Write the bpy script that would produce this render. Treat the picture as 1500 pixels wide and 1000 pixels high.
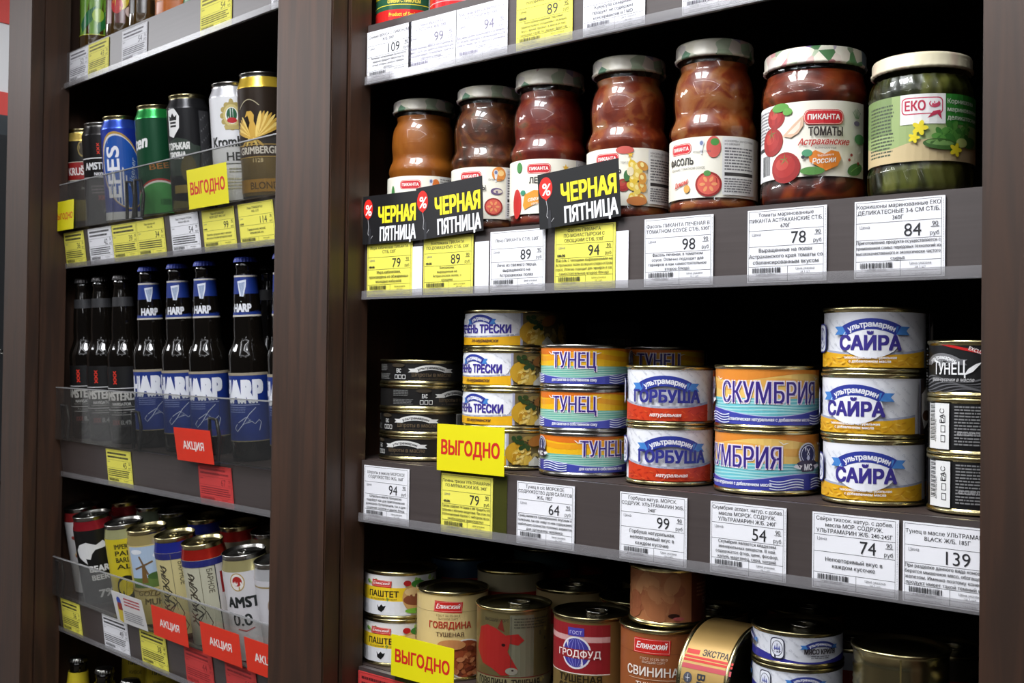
import bpy, bmesh, math, random
from mathutils import Vector, Matrix
from mathutils.geometry import tessellate_polygon

# ------------------------------------------------------------------ start clean
for _o in list(bpy.data.objects):
    bpy.data.objects.remove(_o, do_unlink=True)
S = bpy.context.scene
COL = S.collection
random.seed(7)
EYE = 1.5                                   # height of the camera above the floor

# ------------------------------------------------------------------ camera
def set_camera(yaw, pitch, roll, lens):
    f = Vector((-math.sin(yaw) * math.cos(pitch), math.cos(yaw) * math.cos(pitch), math.sin(pitch)))
    r = Vector((math.cos(yaw), math.sin(yaw), 0)); u = r.cross(f)
    r2 = r * math.cos(roll) + u * math.sin(roll); u2 = -r * math.sin(roll) + u * math.cos(roll)
    cd = bpy.data.cameras.new('camera'); co = bpy.data.objects.new('camera', cd); COL.objects.link(co)
    m = Matrix((r2, u2, -f)).transposed().to_4x4(); m.translation = Vector((0, 0, EYE))
    co.matrix_world = m
    cd.sensor_width = 36; cd.lens = lens; cd.clip_start = .01
    cd.dof.use_dof = True; cd.dof.focus_distance = 1.02; cd.dof.aperture_fstop = 30
    S.camera = co
set_camera(0.7135, 0.0144, 0.0128, 40.8)

# ------------------------------------------------------------------ world and lights
W = bpy.data.worlds.new('store_air'); S.world = W; W.use_nodes = True
W.node_tree.nodes['Background'].inputs[0].default_value = (.75, .82, 1, 1)
W.node_tree.nodes['Background'].inputs[1].default_value = .015
def area(name, loc, sx, sy, power, rot=(0, 0, 0), col=(1, .98, .95)):
    l = bpy.data.lights.new(name, 'AREA'); l.shape = 'RECTANGLE'; l.size = sx; l.size_y = sy; l.energy = power; l.color = col
    o = bpy.data.objects.new(name, l); COL.objects.link(o); o.location = loc; o.rotation_euler = rot
    return o
LC = (.95, .965, 1)
# recessed luminaire over the aisle in front of the shelves (two tube pairs)
for k, dx in enumerate((-.17, .17)):
    area('aisle_lamp', (-.72 + dx, .17, EYE + 1.03),   .26, .60, 17, col=LC)
# a square of suspended strip lights over the aisle behind the camera
for x, y, sx, sy in ((-.2, -.55, 2.6, .05), (-.2, -3.0, 2.6, .05), (-1.5, -1.8, .05, 2.3), (1.1, -1.8, .05, 2.3)):
    area('strip_light', (x, y, EYE + 1.10), sx, sy, 7, col=LC)
    area('added_uplight', (x, y, EYE + 1.12), sx, sy, 9, (math.pi, 0, 0), col=LC)      # upward fill added above each strip to brighten the ceiling
for x, y, p in ((2.6, -4.6, 12), (-.6, -5.4, 12), (-3.5, -1.1, 50), (-4.4, -.5, 60)):
    area('far_aisle_lamp', (x, y, EYE + 1.22), 1.2, .6, p, col=LC)
area('wall_fill_light', (-2.45, 1.75, EYE + 1.2), .5, .8, 13, col=LC)  # unseen fill light, added behind the units to brighten the banded side wall
S.view_settings.view_transform = 'Standard'; S.view_settings.look = 'None'
S.view_settings.gamma = 1; S.view_settings.use_curve_mapping = False
S.view_settings.exposure = 0.0
S.cycles.use_denoising = True
S.cycles.max_bounces = 8; S.cycles.transparent_max_bounces = 24
S.cycles.caustics_reflective = False; S.cycles.caustics_refractive = False

# ------------------------------------------------------------------ colour and materials
def lin(c):
    out = []
    for v in c[:3]:
        v /= 255.0
        out.append(v / 12.92 if v <= .04045 else ((v + .055) / 1.055) ** 2.4)
    return (*out, 1)
_M = {}
def mat(c, rough=.5, metal=0.0, coat=0.0, name=None, bump=0, bscale=200, spec=.5):
    key = (tuple(c), rough, metal, coat, bump, spec)
    if key in _M: return _M[key]
    m = bpy.data.materials.new(name or 'colour_%02x%02x%02x' % tuple(int(x) for x in c)); m.use_nodes = True
    b = m.node_tree.nodes['Principled BSDF']
    b.inputs['Base Color'].default_value = lin(c); b.inputs['Roughness'].default_value = rough
    b.inputs['Metallic'].default_value = metal; b.inputs['Coat Weight'].default_value = coat
    b.inputs['Coat Roughness'].default_value = .05; b.inputs['Specular IOR Level'].default_value = spec
    if bump:
        n = m.node_tree.nodes.new('ShaderNodeTexNoise'); n.inputs['Scale'].default_value = bscale
        bp = m.node_tree.nodes.new('ShaderNodeBump'); bp.inputs['Strength'].default_value = bump; bp.inputs['Distance'].default_value = .001
        m.node_tree.links.new(n.outputs[0], bp.inputs['Height']); m.node_tree.links.new(bp.outputs[0], b.inputs['Normal'])
    _M[key] = m
    return m
def noisy(name, stops, scale, rough=.5, coat=0, detail=4, stretch=(1, 1, 1), bump=.2, metal=0, kind='noise', dist=1.0, coords='Object', coat_rough=.03, coat_tint=(1, 1, 1)):
    if name in _M: return _M[name]
    m = bpy.data.materials.new(name); m.use_nodes = True; nt = m.node_tree; b = nt.nodes['Principled BSDF']
    b.inputs['Coat Tint'].default_value = (*coat_tint, 1)
    tc = nt.nodes.new('ShaderNodeTexCoord'); mp = nt.nodes.new('ShaderNodeMapping'); mp.inputs['Scale'].default_value = stretch
    nt.links.new(tc.outputs[coords], mp.inputs[0])
    if kind == 'noise':
        n = nt.nodes.new('ShaderNodeTexNoise'); n.inputs['Scale'].default_value = scale; n.inputs['Detail'].default_value = detail
        n.inputs['Distortion'].default_value = dist; out = n.outputs[0]
    else:
        n = nt.nodes.new('ShaderNodeTexVoronoi'); n.inputs['Scale'].default_value = scale
        sp = nt.nodes.new('ShaderNodeSeparateColor'); nt.links.new(n.outputs['Color'], sp.inputs[0]); out = sp.outputs[0]
    nt.links.new(mp.outputs[0], n.inputs['Vector'])
    r = nt.nodes.new('ShaderNodeValToRGB'); cr = r.color_ramp
    while len(cr.elements) < len(stops): cr.elements.new(.5)
    for e, (p, c) in zip(cr.elements, stops): e.position = p; e.color = lin(c)
    nt.links.new(out, r.inputs[0]); nt.links.new(r.outputs[0], b.inputs['Base Color'])
    b.inputs['Roughness'].default_value = rough; b.inputs['Coat Weight'].default_value = coat; b.inputs['Coat Roughness'].default_value = coat_rough
    b.inputs['Metallic'].default_value = metal
    if bump:
        bp = nt.nodes.new('ShaderNodeBump'); bp.inputs['Strength'].default_value = bump; bp.inputs['Distance'].default_value = .002
        nt.links.new(out, bp.inputs['Height']); nt.links.new(bp.outputs[0], b.inputs['Normal'])
    _M[name] = m
    return m
def clear(name, tint, gloss=.0, rough=.02, ior=1.45, haze=0.0, hcol=(200, 200, 200)):
    """thin clear plastic or glass: lets light through straight, reflects by Fresnel, optional milky haze"""
    if name in _M: return _M[name]
    m = bpy.data.materials.new(name); m.use_nodes = True; nt = m.node_tree; nt.nodes.clear()
    out = nt.nodes.new('ShaderNodeOutputMaterial'); t = nt.nodes.new('ShaderNodeBsdfTransparent'); t.inputs[0].default_value = (*tint, 1)
    g = nt.nodes.new('ShaderNodeBsdfGlossy'); g.inputs['Roughness'].default_value = rough
    f = nt.nodes.new('ShaderNodeLayerWeight'); pw = nt.nodes.new('ShaderNodeMath'); pw.operation = 'POWER'; pw.inputs[1].default_value = 4.5
    nt.links.new(f.outputs['Facing'], pw.inputs[0])
    ad = nt.nodes.new('ShaderNodeMath'); ad.operation = 'ADD'; ad.inputs[1].default_value = gloss + .04; ad.use_clamp = True
    nt.links.new(pw.outputs[0], ad.inputs[0])
    mx = nt.nodes.new('ShaderNodeMixShader'); nt.links.new(ad.outputs[0], mx.inputs[0])
    if haze:
        d = nt.nodes.new('ShaderNodeBsdfDiffuse'); d.inputs[0].default_value = lin(hcol)
        m2 = nt.nodes.new('ShaderNodeMixShader'); m2.inputs[0].default_value = haze
        nt.links.new(t.outputs[0], m2.inputs[1]); nt.links.new(d.outputs[0], m2.inputs[2]); nt.links.new(m2.outputs[0], mx.inputs[1])
    else: nt.links.new(t.outputs[0], mx.inputs[1])
    nt.links.new(g.outputs[0], mx.inputs[2]); nt.links.new(mx.outputs[0], out.inputs[0])
    _M[name] = m
    return m

WOOD = noisy('stained_wood', [(0, (28, 15, 7)), (.42, (42, 26, 15)), (.58, (56, 35, 21)), (1, (70, 46, 30))], 9, rough=.55, coat=.45, coat_rough=.42, coat_tint=(1, .80, .66), stretch=(9, 9, .6), bump=.12, detail=8, dist=.6)
BOARD = mat((50, 38, 34), .6, name='dark_board')
INNER = mat((20, 19, 19), .75, name='dark_interior')
RAIL = noisy('rail_plastic', [(0, (58, 50, 48)), (1, (76, 67, 65))], 5, rough=.4, coat=.8, coat_rough=.40, stretch=(1, 1, 40), bump=0, coords='Object')
LIPM = mat((150, 146, 150), .22, name='clear_rail_lip')
PAPER = mat((236, 236, 240), .55, name='white_paper')
YPAPER = mat((238, 230, 92), .55, name='yellow_paper')
RPAPER = mat((205, 62, 60), .55, name='red_paper')
GOLD = mat((208, 196, 146), .24, 1, name='gold_tin')
TIN = mat((168, 166, 160), .25, 1, name='silver_tin')
TING = mat((150, 140, 105), .26, 1, name='brass_tin')
GLASS = clear('jar_glass', (.96, .98, .96), rough=.01)
ACRYL = clear('clear_acrylic', (.86, .86, .83), gloss=.01, rough=.05, haze=.022)
BLACKINK = (34, 34, 38)

# ------------------------------------------------------------------ meshes and objects
class MB:
    def __init__(s): s.v = []; s.f = []; s.m = []; s.sm = []
    def add(s, v, f, mi=0, smooth=False):
        o = len(s.v); s.v += [tuple(p) for p in v]
        for q in f: s.f.append(tuple(i + o for i in q)); s.m.append(mi); s.sm.append(smooth)
    def box(s, x0, x1, y0, y1, z0, z1, mi=0, bev=0.0):
        if bev <= 0:
            v = [(x, y, z) for z in (z0, z1) for y in (y0, y1) for x in (x0, x1)]
            s.add(v, [(0, 2, 3, 1), (4, 5, 7, 6), (0, 1, 5, 4), (2, 6, 7, 3), (0, 4, 6, 2), (1, 3, 7, 5)], mi)
        else:
            bm = bmesh.new(); bmesh.ops.create_cube(bm, size=1)
            for q in bm.verts: q.co = ((x0 + x1) / 2 + q.co.x * (x1 - x0), (y0 + y1) / 2 + q.co.y * (y1 - y0), (z0 + z1) / 2 + q.co.z * (z1 - z0))
            bmesh.ops.bevel(bm, geom=bm.edges[:], offset=bev, segments=2, affect='EDGES')
            bm.verts.index_update(); s.add([q.co[:] for q in bm.verts], [[q.index for q in f.verts] for f in bm.faces], mi); bm.free()
    def lathe(s, prof, seg=48, mi=0, a0=0, a1=360, smooth=True, ripple=None):
        n = seg + 1 if a1 - a0 < 360 else seg; v = []; f = []
        for k, (r, z) in enumerate(prof):
            for i in range(n):
                a = math.radians(a0 + (a1 - a0) * i / seg)
                rr = r + (ripple(a, z) if ripple else 0)
                v.append((rr * math.sin(a), -rr * math.cos(a), z))
        for k in range(len(prof) - 1):
            for i in range(seg):
                j = (i + 1) % n
                f.append((k * n + i, k * n + j, (k + 1) * n + j, (k + 1) * n + i))
        s.add(v, f, mi, smooth)
    def tube(s, pts, r, seg=6, mi=0):
        v = []; f = []; P = [Vector(p) for p in pts]
        for k, p in enumerate(P):
            t = (P[min(k + 1, len(P) - 1)] - P[max(k - 1, 0)]).normalized()
            a = t.orthogonal().normalized(); b = t.cross(a)
            for i in range(seg):
                q = 2 * math.pi * i / seg; v.append(p + a * r * math.cos(q) + b * r * math.sin(q))
        for k in range(len(P) - 1):
            for i in range(seg):
                j = (i + 1) % seg; f.append((k * seg + i, k * seg + j, (k + 1) * seg + j, (k + 1) * seg + i))
        s.add(v, f, mi, True)
    def mesh(s, name, mats):
        m = bpy.data.meshes.new(name); m.from_pydata(s.v, [], s.f)
        for x in mats: m.materials.append(x)
        m.polygons.foreach_set('material_index', s.m); m.polygons.foreach_set('use_smooth', s.sm); m.update()
        return m
def link(name, mesh, parent=None, loc=(0, 0, 0), rz=0):
    o = bpy.data.objects.new(name, mesh); COL.objects.link(o)
    if parent: o.parent = parent
    o.location = loc; o.rotation_euler = (0, 0, rz)
    return o
def tag(o, label, cat, group=None):
    o['label'] = label; o['category'] = cat
    if group: o['group'] = group
    return o
def thing(name, label, cat, loc, rz=0, group=None):
    return tag(link(name, None, None, loc, rz), label, cat, group)

# the two bays: origin on the rail front, direction along the shelf, direction into the shelf
FR = {'R': (Vector((0, .8161, 0)), 0.0), 'L': (Vector((-1.0, .9303, 0)), -0.0894)}
def at(w, s, c, z):
    o, a = FR[w]
    return o + Vector((math.cos(a), math.sin(a), 0)) * s + Vector((-math.sin(a), math.cos(a), 0)) * c + Vector((0, 0, z + EYE))
def lean(o, w, c, inc, rz):
    """stand a thing square on a sloping shelf"""
    if not inc: return
    a = FR[w][1]; n = Vector((-math.sin(a), math.cos(a), 0))
    m = Matrix.Rotation(a, 4, 'Z') @ Matrix.Rotation(inc, 4, 'X') @ Matrix.Rotation(rz - a, 4, 'Z')
    o.location = o.location + n * .0 + Vector((0, 0, math.tan(inc) * (c - .006) + .0004)); o.rotation_euler = m.to_euler()
def turned(w, s, c, deg=0):
    """turn of a round pack so that its label centre faces the aisle, plus deg"""
    p = at(w, s, c, 0); return math.atan2(-p.x, p.y) + math.radians(deg)

# ------------------------------------------------------------------ flat print: shapes and lettering in millimetres
_glyph = {}
def _inside(p, L):
    x, y = p; c = False; j = len(L) - 1
    for i in range(len(L)):
        if (L[i][1] > y) != (L[j][1] > y) and x < (L[j][0] - L[i][0]) * (y - L[i][1]) / (L[j][1] - L[i][1]) + L[i][0]: c = not c
        j = i
    return c
def glyphs(t, bold, shear):
    """outline lettering: contours are read from a font curve and filled one by one, because letters
    of this face are drawn with overlapping strokes; overlapping strokes get a hair of height each"""
    k = (t, bold, shear)
    if k in _glyph: return _glyph[k]
    cu = bpy.data.curves.new('lettering', 'FONT'); cu.body = t; cu.size = 1; cu.shear = shear; cu.resolution_u = 3; cu.fill_mode = 'NONE'
    ob = bpy.data.objects.new('lettering', cu)
    me = bpy.data.meshes.new_from_object(ob)
    co = [(p.co.x, p.co.y) for p in me.vertices]; nb = {}
    for e in me.edges:
        i, j = e.vertices; nb.setdefault(i, []).append(j); nb.setdefault(j, []).append(i)
    bpy.data.objects.remove(ob); bpy.data.curves.remove(cu); bpy.data.meshes.remove(me)
    seen = set(); C = []; raw = []
    for i in sorted(nb):
        if i in seen: continue
        L = [i]; seen.add(i); nx = i + 1 if i + 1 in nb[i] else nb[i][0]
        while nx not in seen:
            L.append(nx); seen.add(nx); q = [j for j in nb[nx] if j not in seen]
            if not q: break
            nx = q[0]
        P = []
        for j in L:
            if not P or abs(co[j][0] - P[-1][0]) + abs(co[j][1] - P[-1][1]) > 1e-5: P.append(co[j])
        if len(P) > 2: raw.append(P)
    def split(P, depth=0):
        """cut a contour that crosses itself into simple loops"""
        n = len(P)
        for i in range(n):
            x1, y1 = P[i]; x2, y2 = P[(i + 1) % n]
            for j in range(i + 2, n):
                if i == 0 and j == n - 1: continue
                x3, y3 = P[j]; x4, y4 = P[(j + 1) % n]
                if max(x3, x4) < min(x1, x2) or min(x3, x4) > max(x1, x2) or max(y3, y4) < min(y1, y2) or min(y3, y4) > max(y1, y2): continue
                d = (x2 - x1) * (y4 - y3) - (y2 - y1) * (x4 - x3)
                if abs(d) < 1e-12: continue
                a = ((x3 - x1) * (y4 - y3) - (y3 - y1) * (x4 - x3)) / d; b = ((x3 - x1) * (y2 - y1) - (y3 - y1) * (x2 - x1)) / d
                if 1e-6 < a < 1 - 1e-6 and 1e-6 < b < 1 - 1e-6 and depth < 12:
                    X = (x1 + a * (x2 - x1), y1 + a * (y2 - y1))
                    return split([X] + P[i + 1:j + 1], depth + 1) + split([X] + P[j + 1:] + P[:i + 1], depth + 1)
        return [P]
    for P in [q for r_ in raw for q in split(r_)]:
        if len(P) < 3: continue
        ar = sum(P[q - 1][0] * P[q][1] - P[q][0] * P[q - 1][1] for q in range(len(P))) / 2
        if abs(ar) < 2e-5: continue
        xs = [p[0] for p in P]; ys = [p[1] for p in P]; C.append((P, ar, (min(xs), max(xs), min(ys), max(ys))))
    hole_of = {}
    for a, (P, ar, B) in enumerate(C):
        best = None
        for b, (Q, aq, D) in enumerate(C):
            if b != a and ar * aq < 0 and abs(aq) > abs(ar) and D[0] <= B[0] + 1e-4 and D[1] >= B[1] - 1e-4 and D[2] <= B[2] + 1e-4 and D[3] >= B[3] - 1e-4 and _inside(P[0], Q):
                if best is None or abs(aq) < abs(C[best][1]): best = b
        if best is not None: hole_of[a] = best
    v = []; f = []; done = []
    for a, (P, ar, B) in enumerate(C):
        if a in hole_of: continue
        sub = 0
        for B2, s2 in done[-6:]:
            if B[0] < B2[1] and B2[0] < B[1] and B[2] < B2[3] and B2[2] < B[3]: sub = max(sub, s2 + 1)
        sub %= 4; done.append((B, sub))
        loops = [P] + [C[h][0] for h in hole_of if hole_of[h] == a]
        tri = tessellate_polygon([[Vector((x, y, 0)) for x, y in L] for L in loops]); o = len(v)
        for L in loops: v += [(x, y, sub * .14) for x, y in L]
        f += [tuple(i + o for i in q) for q in tri]
    _glyph[k] = (v, f)
    return _glyph[k]
CAP = .72
class Art:
    def __init__(s): s.it = []; s.cols = []; s.n = 0; s.y0 = -1e3; s.y1 = 1e3
    def ci(s, c):
        if c not in s.cols: s.cols.append(c)
        return s.cols.index(c)
    def raw(s, v, f, c): s.n += 1; s.it.append((v, f, s.ci(c), s.n)); return s
    def poly(s, pts, c):
        tri = tessellate_polygon([[Vector((x, y, 0)) for x, y in pts]])
        return s.raw(list(pts), [tuple(t) for t in tri], c)
    def shift(s, d):
        if d: s.it = [([(p[0], p[1] + d) + tuple(p[2:]) for p in v], f, c, n) for v, f, c, n in s.it]
    def rect(s, x0, y0, x1, y1, c): return s.raw([(x0, y0), (x1, y0), (x1, y1), (x0, y1)], [(0, 1, 2, 3)], c)
    def rects(s, L, c):
        v = []; f = []
        for x0, y0, x1, y1 in L:
            k = len(v); v += [(x0, y0), (x1, y0), (x1, y1), (x0, y1)]; f.append((k, k + 1, k + 2, k + 3))
        return s.raw(v, f, c)
    def frame(s, x0, y0, x1, y1, t, c): return s.rects([(x0, y0, x1, y0 + t), (x0, y1 - t, x1, y1), (x0, y0 + t, x0 + t, y1 - t), (x1 - t, y0 + t, x1, y1 - t)], c)
    def ell(s, cx, cy, rx, ry, c, n=28, rot=0):
        r = math.radians(rot); p = []
        for i in range(n):
            a = 2 * math.pi * i / n; x, y = rx * math.cos(a), ry * math.sin(a)
            p.append((cx + x * math.cos(r) - y * math.sin(r), cy + x * math.sin(r) + y * math.cos(r)))
        return s.raw(p, [tuple(range(n))], c)
    def rrect(s, x0, y0, x1, y1, r, c):
        p = []
        for cx, cy, a in ((x1 - r, y1 - r, 0), (x0 + r, y1 - r, 90), (x0 + r, y0 + r, 180), (x1 - r, y0 + r, 270)):
            for k in range(5):
                q = math.radians(a + k * 22.5); p.append((cx + r * math.cos(q), cy + r * math.sin(q)))
        return s.raw(p, [tuple(range(len(p)))], c)
    def band(s, x0, x1, lo, hi, c, n=24):
        """strip between two curves lo(x), hi(x)"""
        v = []; f = []
        for i in range(n + 1):
            x = x0 + (x1 - x0) * i / n; v += [(x, lo(x)), (x, hi(x))]
        for i in range(n): f.append((2 * i, 2 * i + 2, 2 * i + 3, 2 * i + 1))
        return s.raw(v, f, c)
    def line(s, pts, w, c):
        v = []; f = []
        for i, (x, y) in enumerate(pts):
            a = pts[max(i - 1, 0)]; b = pts[min(i + 1, len(pts) - 1)]; dx, dy = b[0] - a[0], b[1] - a[1]; l = math.hypot(dx, dy) or 1
            v += [(x - dy / l * w / 2, y + dx / l * w / 2), (x + dy / l * w / 2, y - dx / l * w / 2)]
        for i in range(len(pts) - 1): f.append((2 * i, 2 * i + 1, 2 * i + 3, 2 * i + 2))
        return s.raw(v, f, c)
    def text(s, t, cx, y, h, c, w=None, bold=0, al='c', sh=0, rot=0, arc=None, mx=None, fan=0):
        v, f = glyphs(t, 0, sh)
        if not v: return s
        x0 = min(p[0] for p in v); x1 = max(p[0] for p in v); k = h / CAP; kx = k
        if w: kx = w / max(x1 - x0, 1e-6)
        if mx and (x1 - x0) * kx > mx: kx = mx / (x1 - x0)
        ox = {'c': (x0 + x1) / 2, 'l': x0, 'r': x1}[al]
        P = [((p[0] - ox) * kx, p[1] * k) for p in v]; Z = [p[2] for p in v]
        if fan: P = [(x, yy * (1 + fan * (x / (w / 2)) ** 2)) for x, yy in P]
        if arc: P = [((arc + yy) * math.sin(x / arc), (arc + yy) * math.cos(x / arc) - arc) for x, yy in P]
        if rot:
            a = math.radians(rot); P = [(x * math.cos(a) - yy * math.sin(a), x * math.sin(a) + yy * math.cos(a)) for x, yy in P]
        if bold > .001:
            d = bold * k * .8; dx = min(d, bold * kx * 1.6 + .0)
            sh_ = [(-dx, 0), (dx, 0)] if bold < .02 else [(-dx, -d * .8), (dx, -d * .8), (-dx, d * .8), (dx, d * .8), (0, 0)]
            for a, b in sh_:
                s.raw([(cx + x + a, y + yy + b, z) for (x, yy), z in zip(P, Z)], f, c); s.n -= .4
            s.n += .4; return s
        return s.raw([(cx + x, y + yy, z) for (x, yy), z in zip(P, Z)], f, c)
    def lines(s, L, cx, y, h, c, gap=1.6, mx=None, bold=0, al='c'):
        for i, t in enumerate(L): s.text(t, cx, y - i * h * gap, h, c, mx=mx, bold=bold, al=al)
        return s
    def grey(s, x0, x1, y0, y1, rows, c, h=None):
        """rows of tiny unreadable print"""
        rnd = random.Random(int(x0 * 7 + y0 * 13 + rows)); L = []
        st = (y1 - y0) / rows
        for k in range(rows):
            y = y1 - (k + .75) * st; x = x0; e = x1 - rnd.random() * (x1 - x0) * .12
            while x < e:
                l = rnd.uniform(.8, 4.2); L.append((x, y, min(x + l, e), y + st * .48)); x += l + .55
        return s.rects(L, c)
    def bars(s, x0, x1, y0, y1, c):
        rnd = random.Random(int(x0 * 3 + y0)); L = []; x = x0
        while x < x1: l = rnd.choice((.25, .25, .5, .75)); L.append((x, y0, min(x + l, x1), y1)); x += l + rnd.choice((.25, .4, .6))
        return s.rects(L, c)
    def build(s, name, r=None, step=None, rough=.4, coat=0, metal=0, lay=.022, rz=None):
        """r: wrap round a cylinder of radius r mm (or r(y) for a taper)"""
        bm = bmesh.new()
        for v, f, c, n in s.it:
            vs = [bm.verts.new((p[0], p[1], n + (p[2] if len(p) > 2 else 0))) for p in v]
            for q in f:
                if len(set(q)) < 3: continue
                try: bf = bm.faces.new([vs[i] for i in q]); bf.material_index = c
                except ValueError: pass
        if r:
            R0 = r if not callable(r) else r(0); step = step or R0 * .14
            xs = [q.co.x for q in bm.verts]; lim = math.pi * R0 * .99
            k = math.ceil(max(min(xs), -lim) / step)
            while k * step < min(max(xs), lim):
                bmesh.ops.bisect_plane(bm, geom=bm.verts[:] + bm.edges[:] + bm.faces[:], dist=1e-5, plane_co=(k * step, 0, 0), plane_no=(1, 0, 0)); k += 1
        M = .001
        for q in bm.verts:
            x, y, n = q.co; y = min(max(y, s.y0), s.y1)
            if r:
                rr = r(y) if callable(r) else r
                a = x / R0; R = rr + .10 + n * lay; q.co = (R * math.sin(a) * M, -R * math.cos(a) * M, y * M)
            else: q.co = (x * M, -(.28 + n * lay) * M, y * M)
        me = bpy.data.meshes.new(name); bm.to_mesh(me); bm.free()
        for c in s.cols:
            me.materials.append(c if isinstance(c, bpy.types.Material) else mat(c, rough, metal, coat))
        return me

# ================================================================== THE SETTING
def struct(name, mb, mats, loc=(0, 0, 0), rz=0):
    o = link(name, mb.mesh(name, mats), None, loc, rz); o['kind'] = 'structure'; return o
b = MB(); b.box(-5, 3, -7, 3, -.05, 0); struct('floor', b, [noisy('floor_tile', [(0, (64, 58, 52)), (1, (82, 74, 68))], 6, rough=.35, bump=0)])
b = MB(); b.box(-5, 3, -7, 3, EYE + 1.3, EYE + 1.35); struct('ceiling', b, [mat((226, 226, 228), .9, name='ceiling_paint')])
b = MB(); b.box(-5, 3, 2.95, 3.05, 0, EYE + 1.3); struct('wall_back', b, [mat((70, 66, 64), .8, name='wall_paint')])

# the strip of shop behind the far end of the units: red and white banded wall with a dark fixture before it
b = MB(); b.box(-.02, .02, -1.2, .9, 0, EYE + 1.3, 0)
b.box(.02, .024, -1.2, .9, EYE + .927, EYE + 1.3, 1); b.box(.02, .024, -1.2, .9, EYE + .565, EYE + .732, 1)
struct('wall_side', b, [mat((226, 226, 226), .7, name='wall_white'), mat((214, 74, 66), .7, name='wall_red')], (-3.25, 1.6, 0))
b = MB(); b.box(-.25, .25, -.4, .5, 0, EYE + .55, 0, .01); b.box(.251, .262, -.36, .46, .12, EYE + .5, 1, .003)
t = thing('store_cabinet', 'dark grey store cabinet standing against the red and white banded wall', 'cabinet', (-2.9, 1.55, 0))
link('body', b.mesh('body', [mat((70, 76, 80), .5), mat((58, 60, 62), .4)]), t)
b = MB(); b.tube([(.262, -.3, 1.2), (.3, -.3, 1.2), (.3, -.3, 1.5), (.262, -.3, 1.5)], .006); link('handle', b.mesh('handle', [TIN]), t)

# ================================================================== THE TWO SHELVING UNITS
def shelving(w, label, x_in, x_out, x_r, x_rout, prot, cav, shelves, rail_h, tilt, incl=(0, 0, 0, 0, 0)):
    o, a = FR[w]
    t = thing('shelving_unit', label, 'shelf', (o.x, o.y, 0), a, 'dark wooden shelving units of the shop')
    top = EYE + .95
    for (e0, e1, d) in ((x_out, x_in, 1), (x_r, x_rout, -1)):
        m = MB(); m.box(e0, e1, -prot, -prot + .022, .0, top, 0, .0015)
        if d > 0: m.box(e0 + .005, e1 + .003, -prot + .0225, .004, 0, top, 0, .001); m.box(e0, cav[0], .004, .42, 0, top)
        else: m.box(e0 - .003, e1 - .005, -prot + .0225, .004, 0, top, 0, .001); m.box(cav[1], e1, .004, .42, 0, top)
        link('side_panel', m.mesh('side_panel', [WOOD]), t)
    m = MB(); m.box(cav[0], cav[1], .40, .415, .08, top); link('back_panel', m.mesh('back_panel', [INNER]), t)
    m = MB(); m.box(x_in, x_r, .0, .03, 0, .1); link('plinth', m.mesh('plinth', [WOOD]), t)
    m = MB(); m.box(x_out, x_rout, -prot, .42, top, top + .03, 0, .003); link('top_board', m.mesh('top_board', [WOOD]), t)
    for k, (zt, lift) in enumerate(shelves):
        z = EYE + zt
        m = MB(); m.box(cav[0], cav[1], .006, .398, z - .022 + lift, z + lift); m.v = [(x, y, zz + math.tan(incl[k]) * (y - .006)) for x, y, zz in m.v]; sh = link('shelf', m.mesh('shelf', [BOARD]), t)
        tl = tilt[k]
        r = MB(); X0, X1 = x_in + .0035, x_r - .0035; r.box(X0, X1, -.001, .0025, -rail_h, -.0002); r.box(X0, X1, .0025, .006, -.004, -.0004)
        q = link('price_rail', r.mesh('price_rail', [RAIL]), sh, (0, -.001, z)); q.rotation_euler = (tl, 0, 0)
        l = MB()
        L = [(-.0050, -rail_h - .0015), (-.0005, -rail_h - .0015), (-.0046, -rail_h - .0008), (-.0046, -rail_h + .0075)]
        l.add([(X, y, zz) for X in (X0, X1) for y, zz in L], [(0, 1, 2, 3), (4, 7, 6, 5), (0, 4, 5, 1), (1, 5, 6, 2), (2, 6, 7, 3), (3, 7, 4, 0)])
        q2 = link('rail_lip', l.mesh('rail_lip', [clear('rail_lip_plastic', (.8, .8, .8), gloss=.06, rough=.2, haze=.16, hcol=(215, 212, 215))]), sh, (0, -.001, z)); q2.rotation_euler = (tl, 0, 0)
    return t
INC = {'C': .090, 'B': .065, 'E': .180}          # the beer shelves slope down towards the aisle
TL = {'L2': .13, 'L3': .11, 'L4': .13}
shelving('R', 'wide dark wooden shelving bay of preserve jars and tinned fish', -.913, -1.001, -.263, -.172, .048, (-.947, -.205),
         [(.3462, 0), (.1225, 0), (-.1076, 0), (-.3217, 0), (-.62, 0)], .062, [0, 0, 0, 0, 0])
shelving('L', 'dark wooden shelving bay of beer cans and bottles beyond the middle pillar', -.912, -1.015, -.146, -.06, .062, (-.965, -.10),
         [(.5201, 0), (.2078, 0), (-.1512, -.001), (-.4177, -.023), (-.78, 0)],   .061, [0, TL['L2'], TL['L3'], TL['L4'], 0], (0, INC['C'], INC['B'], INC['E'], 0))

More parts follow.
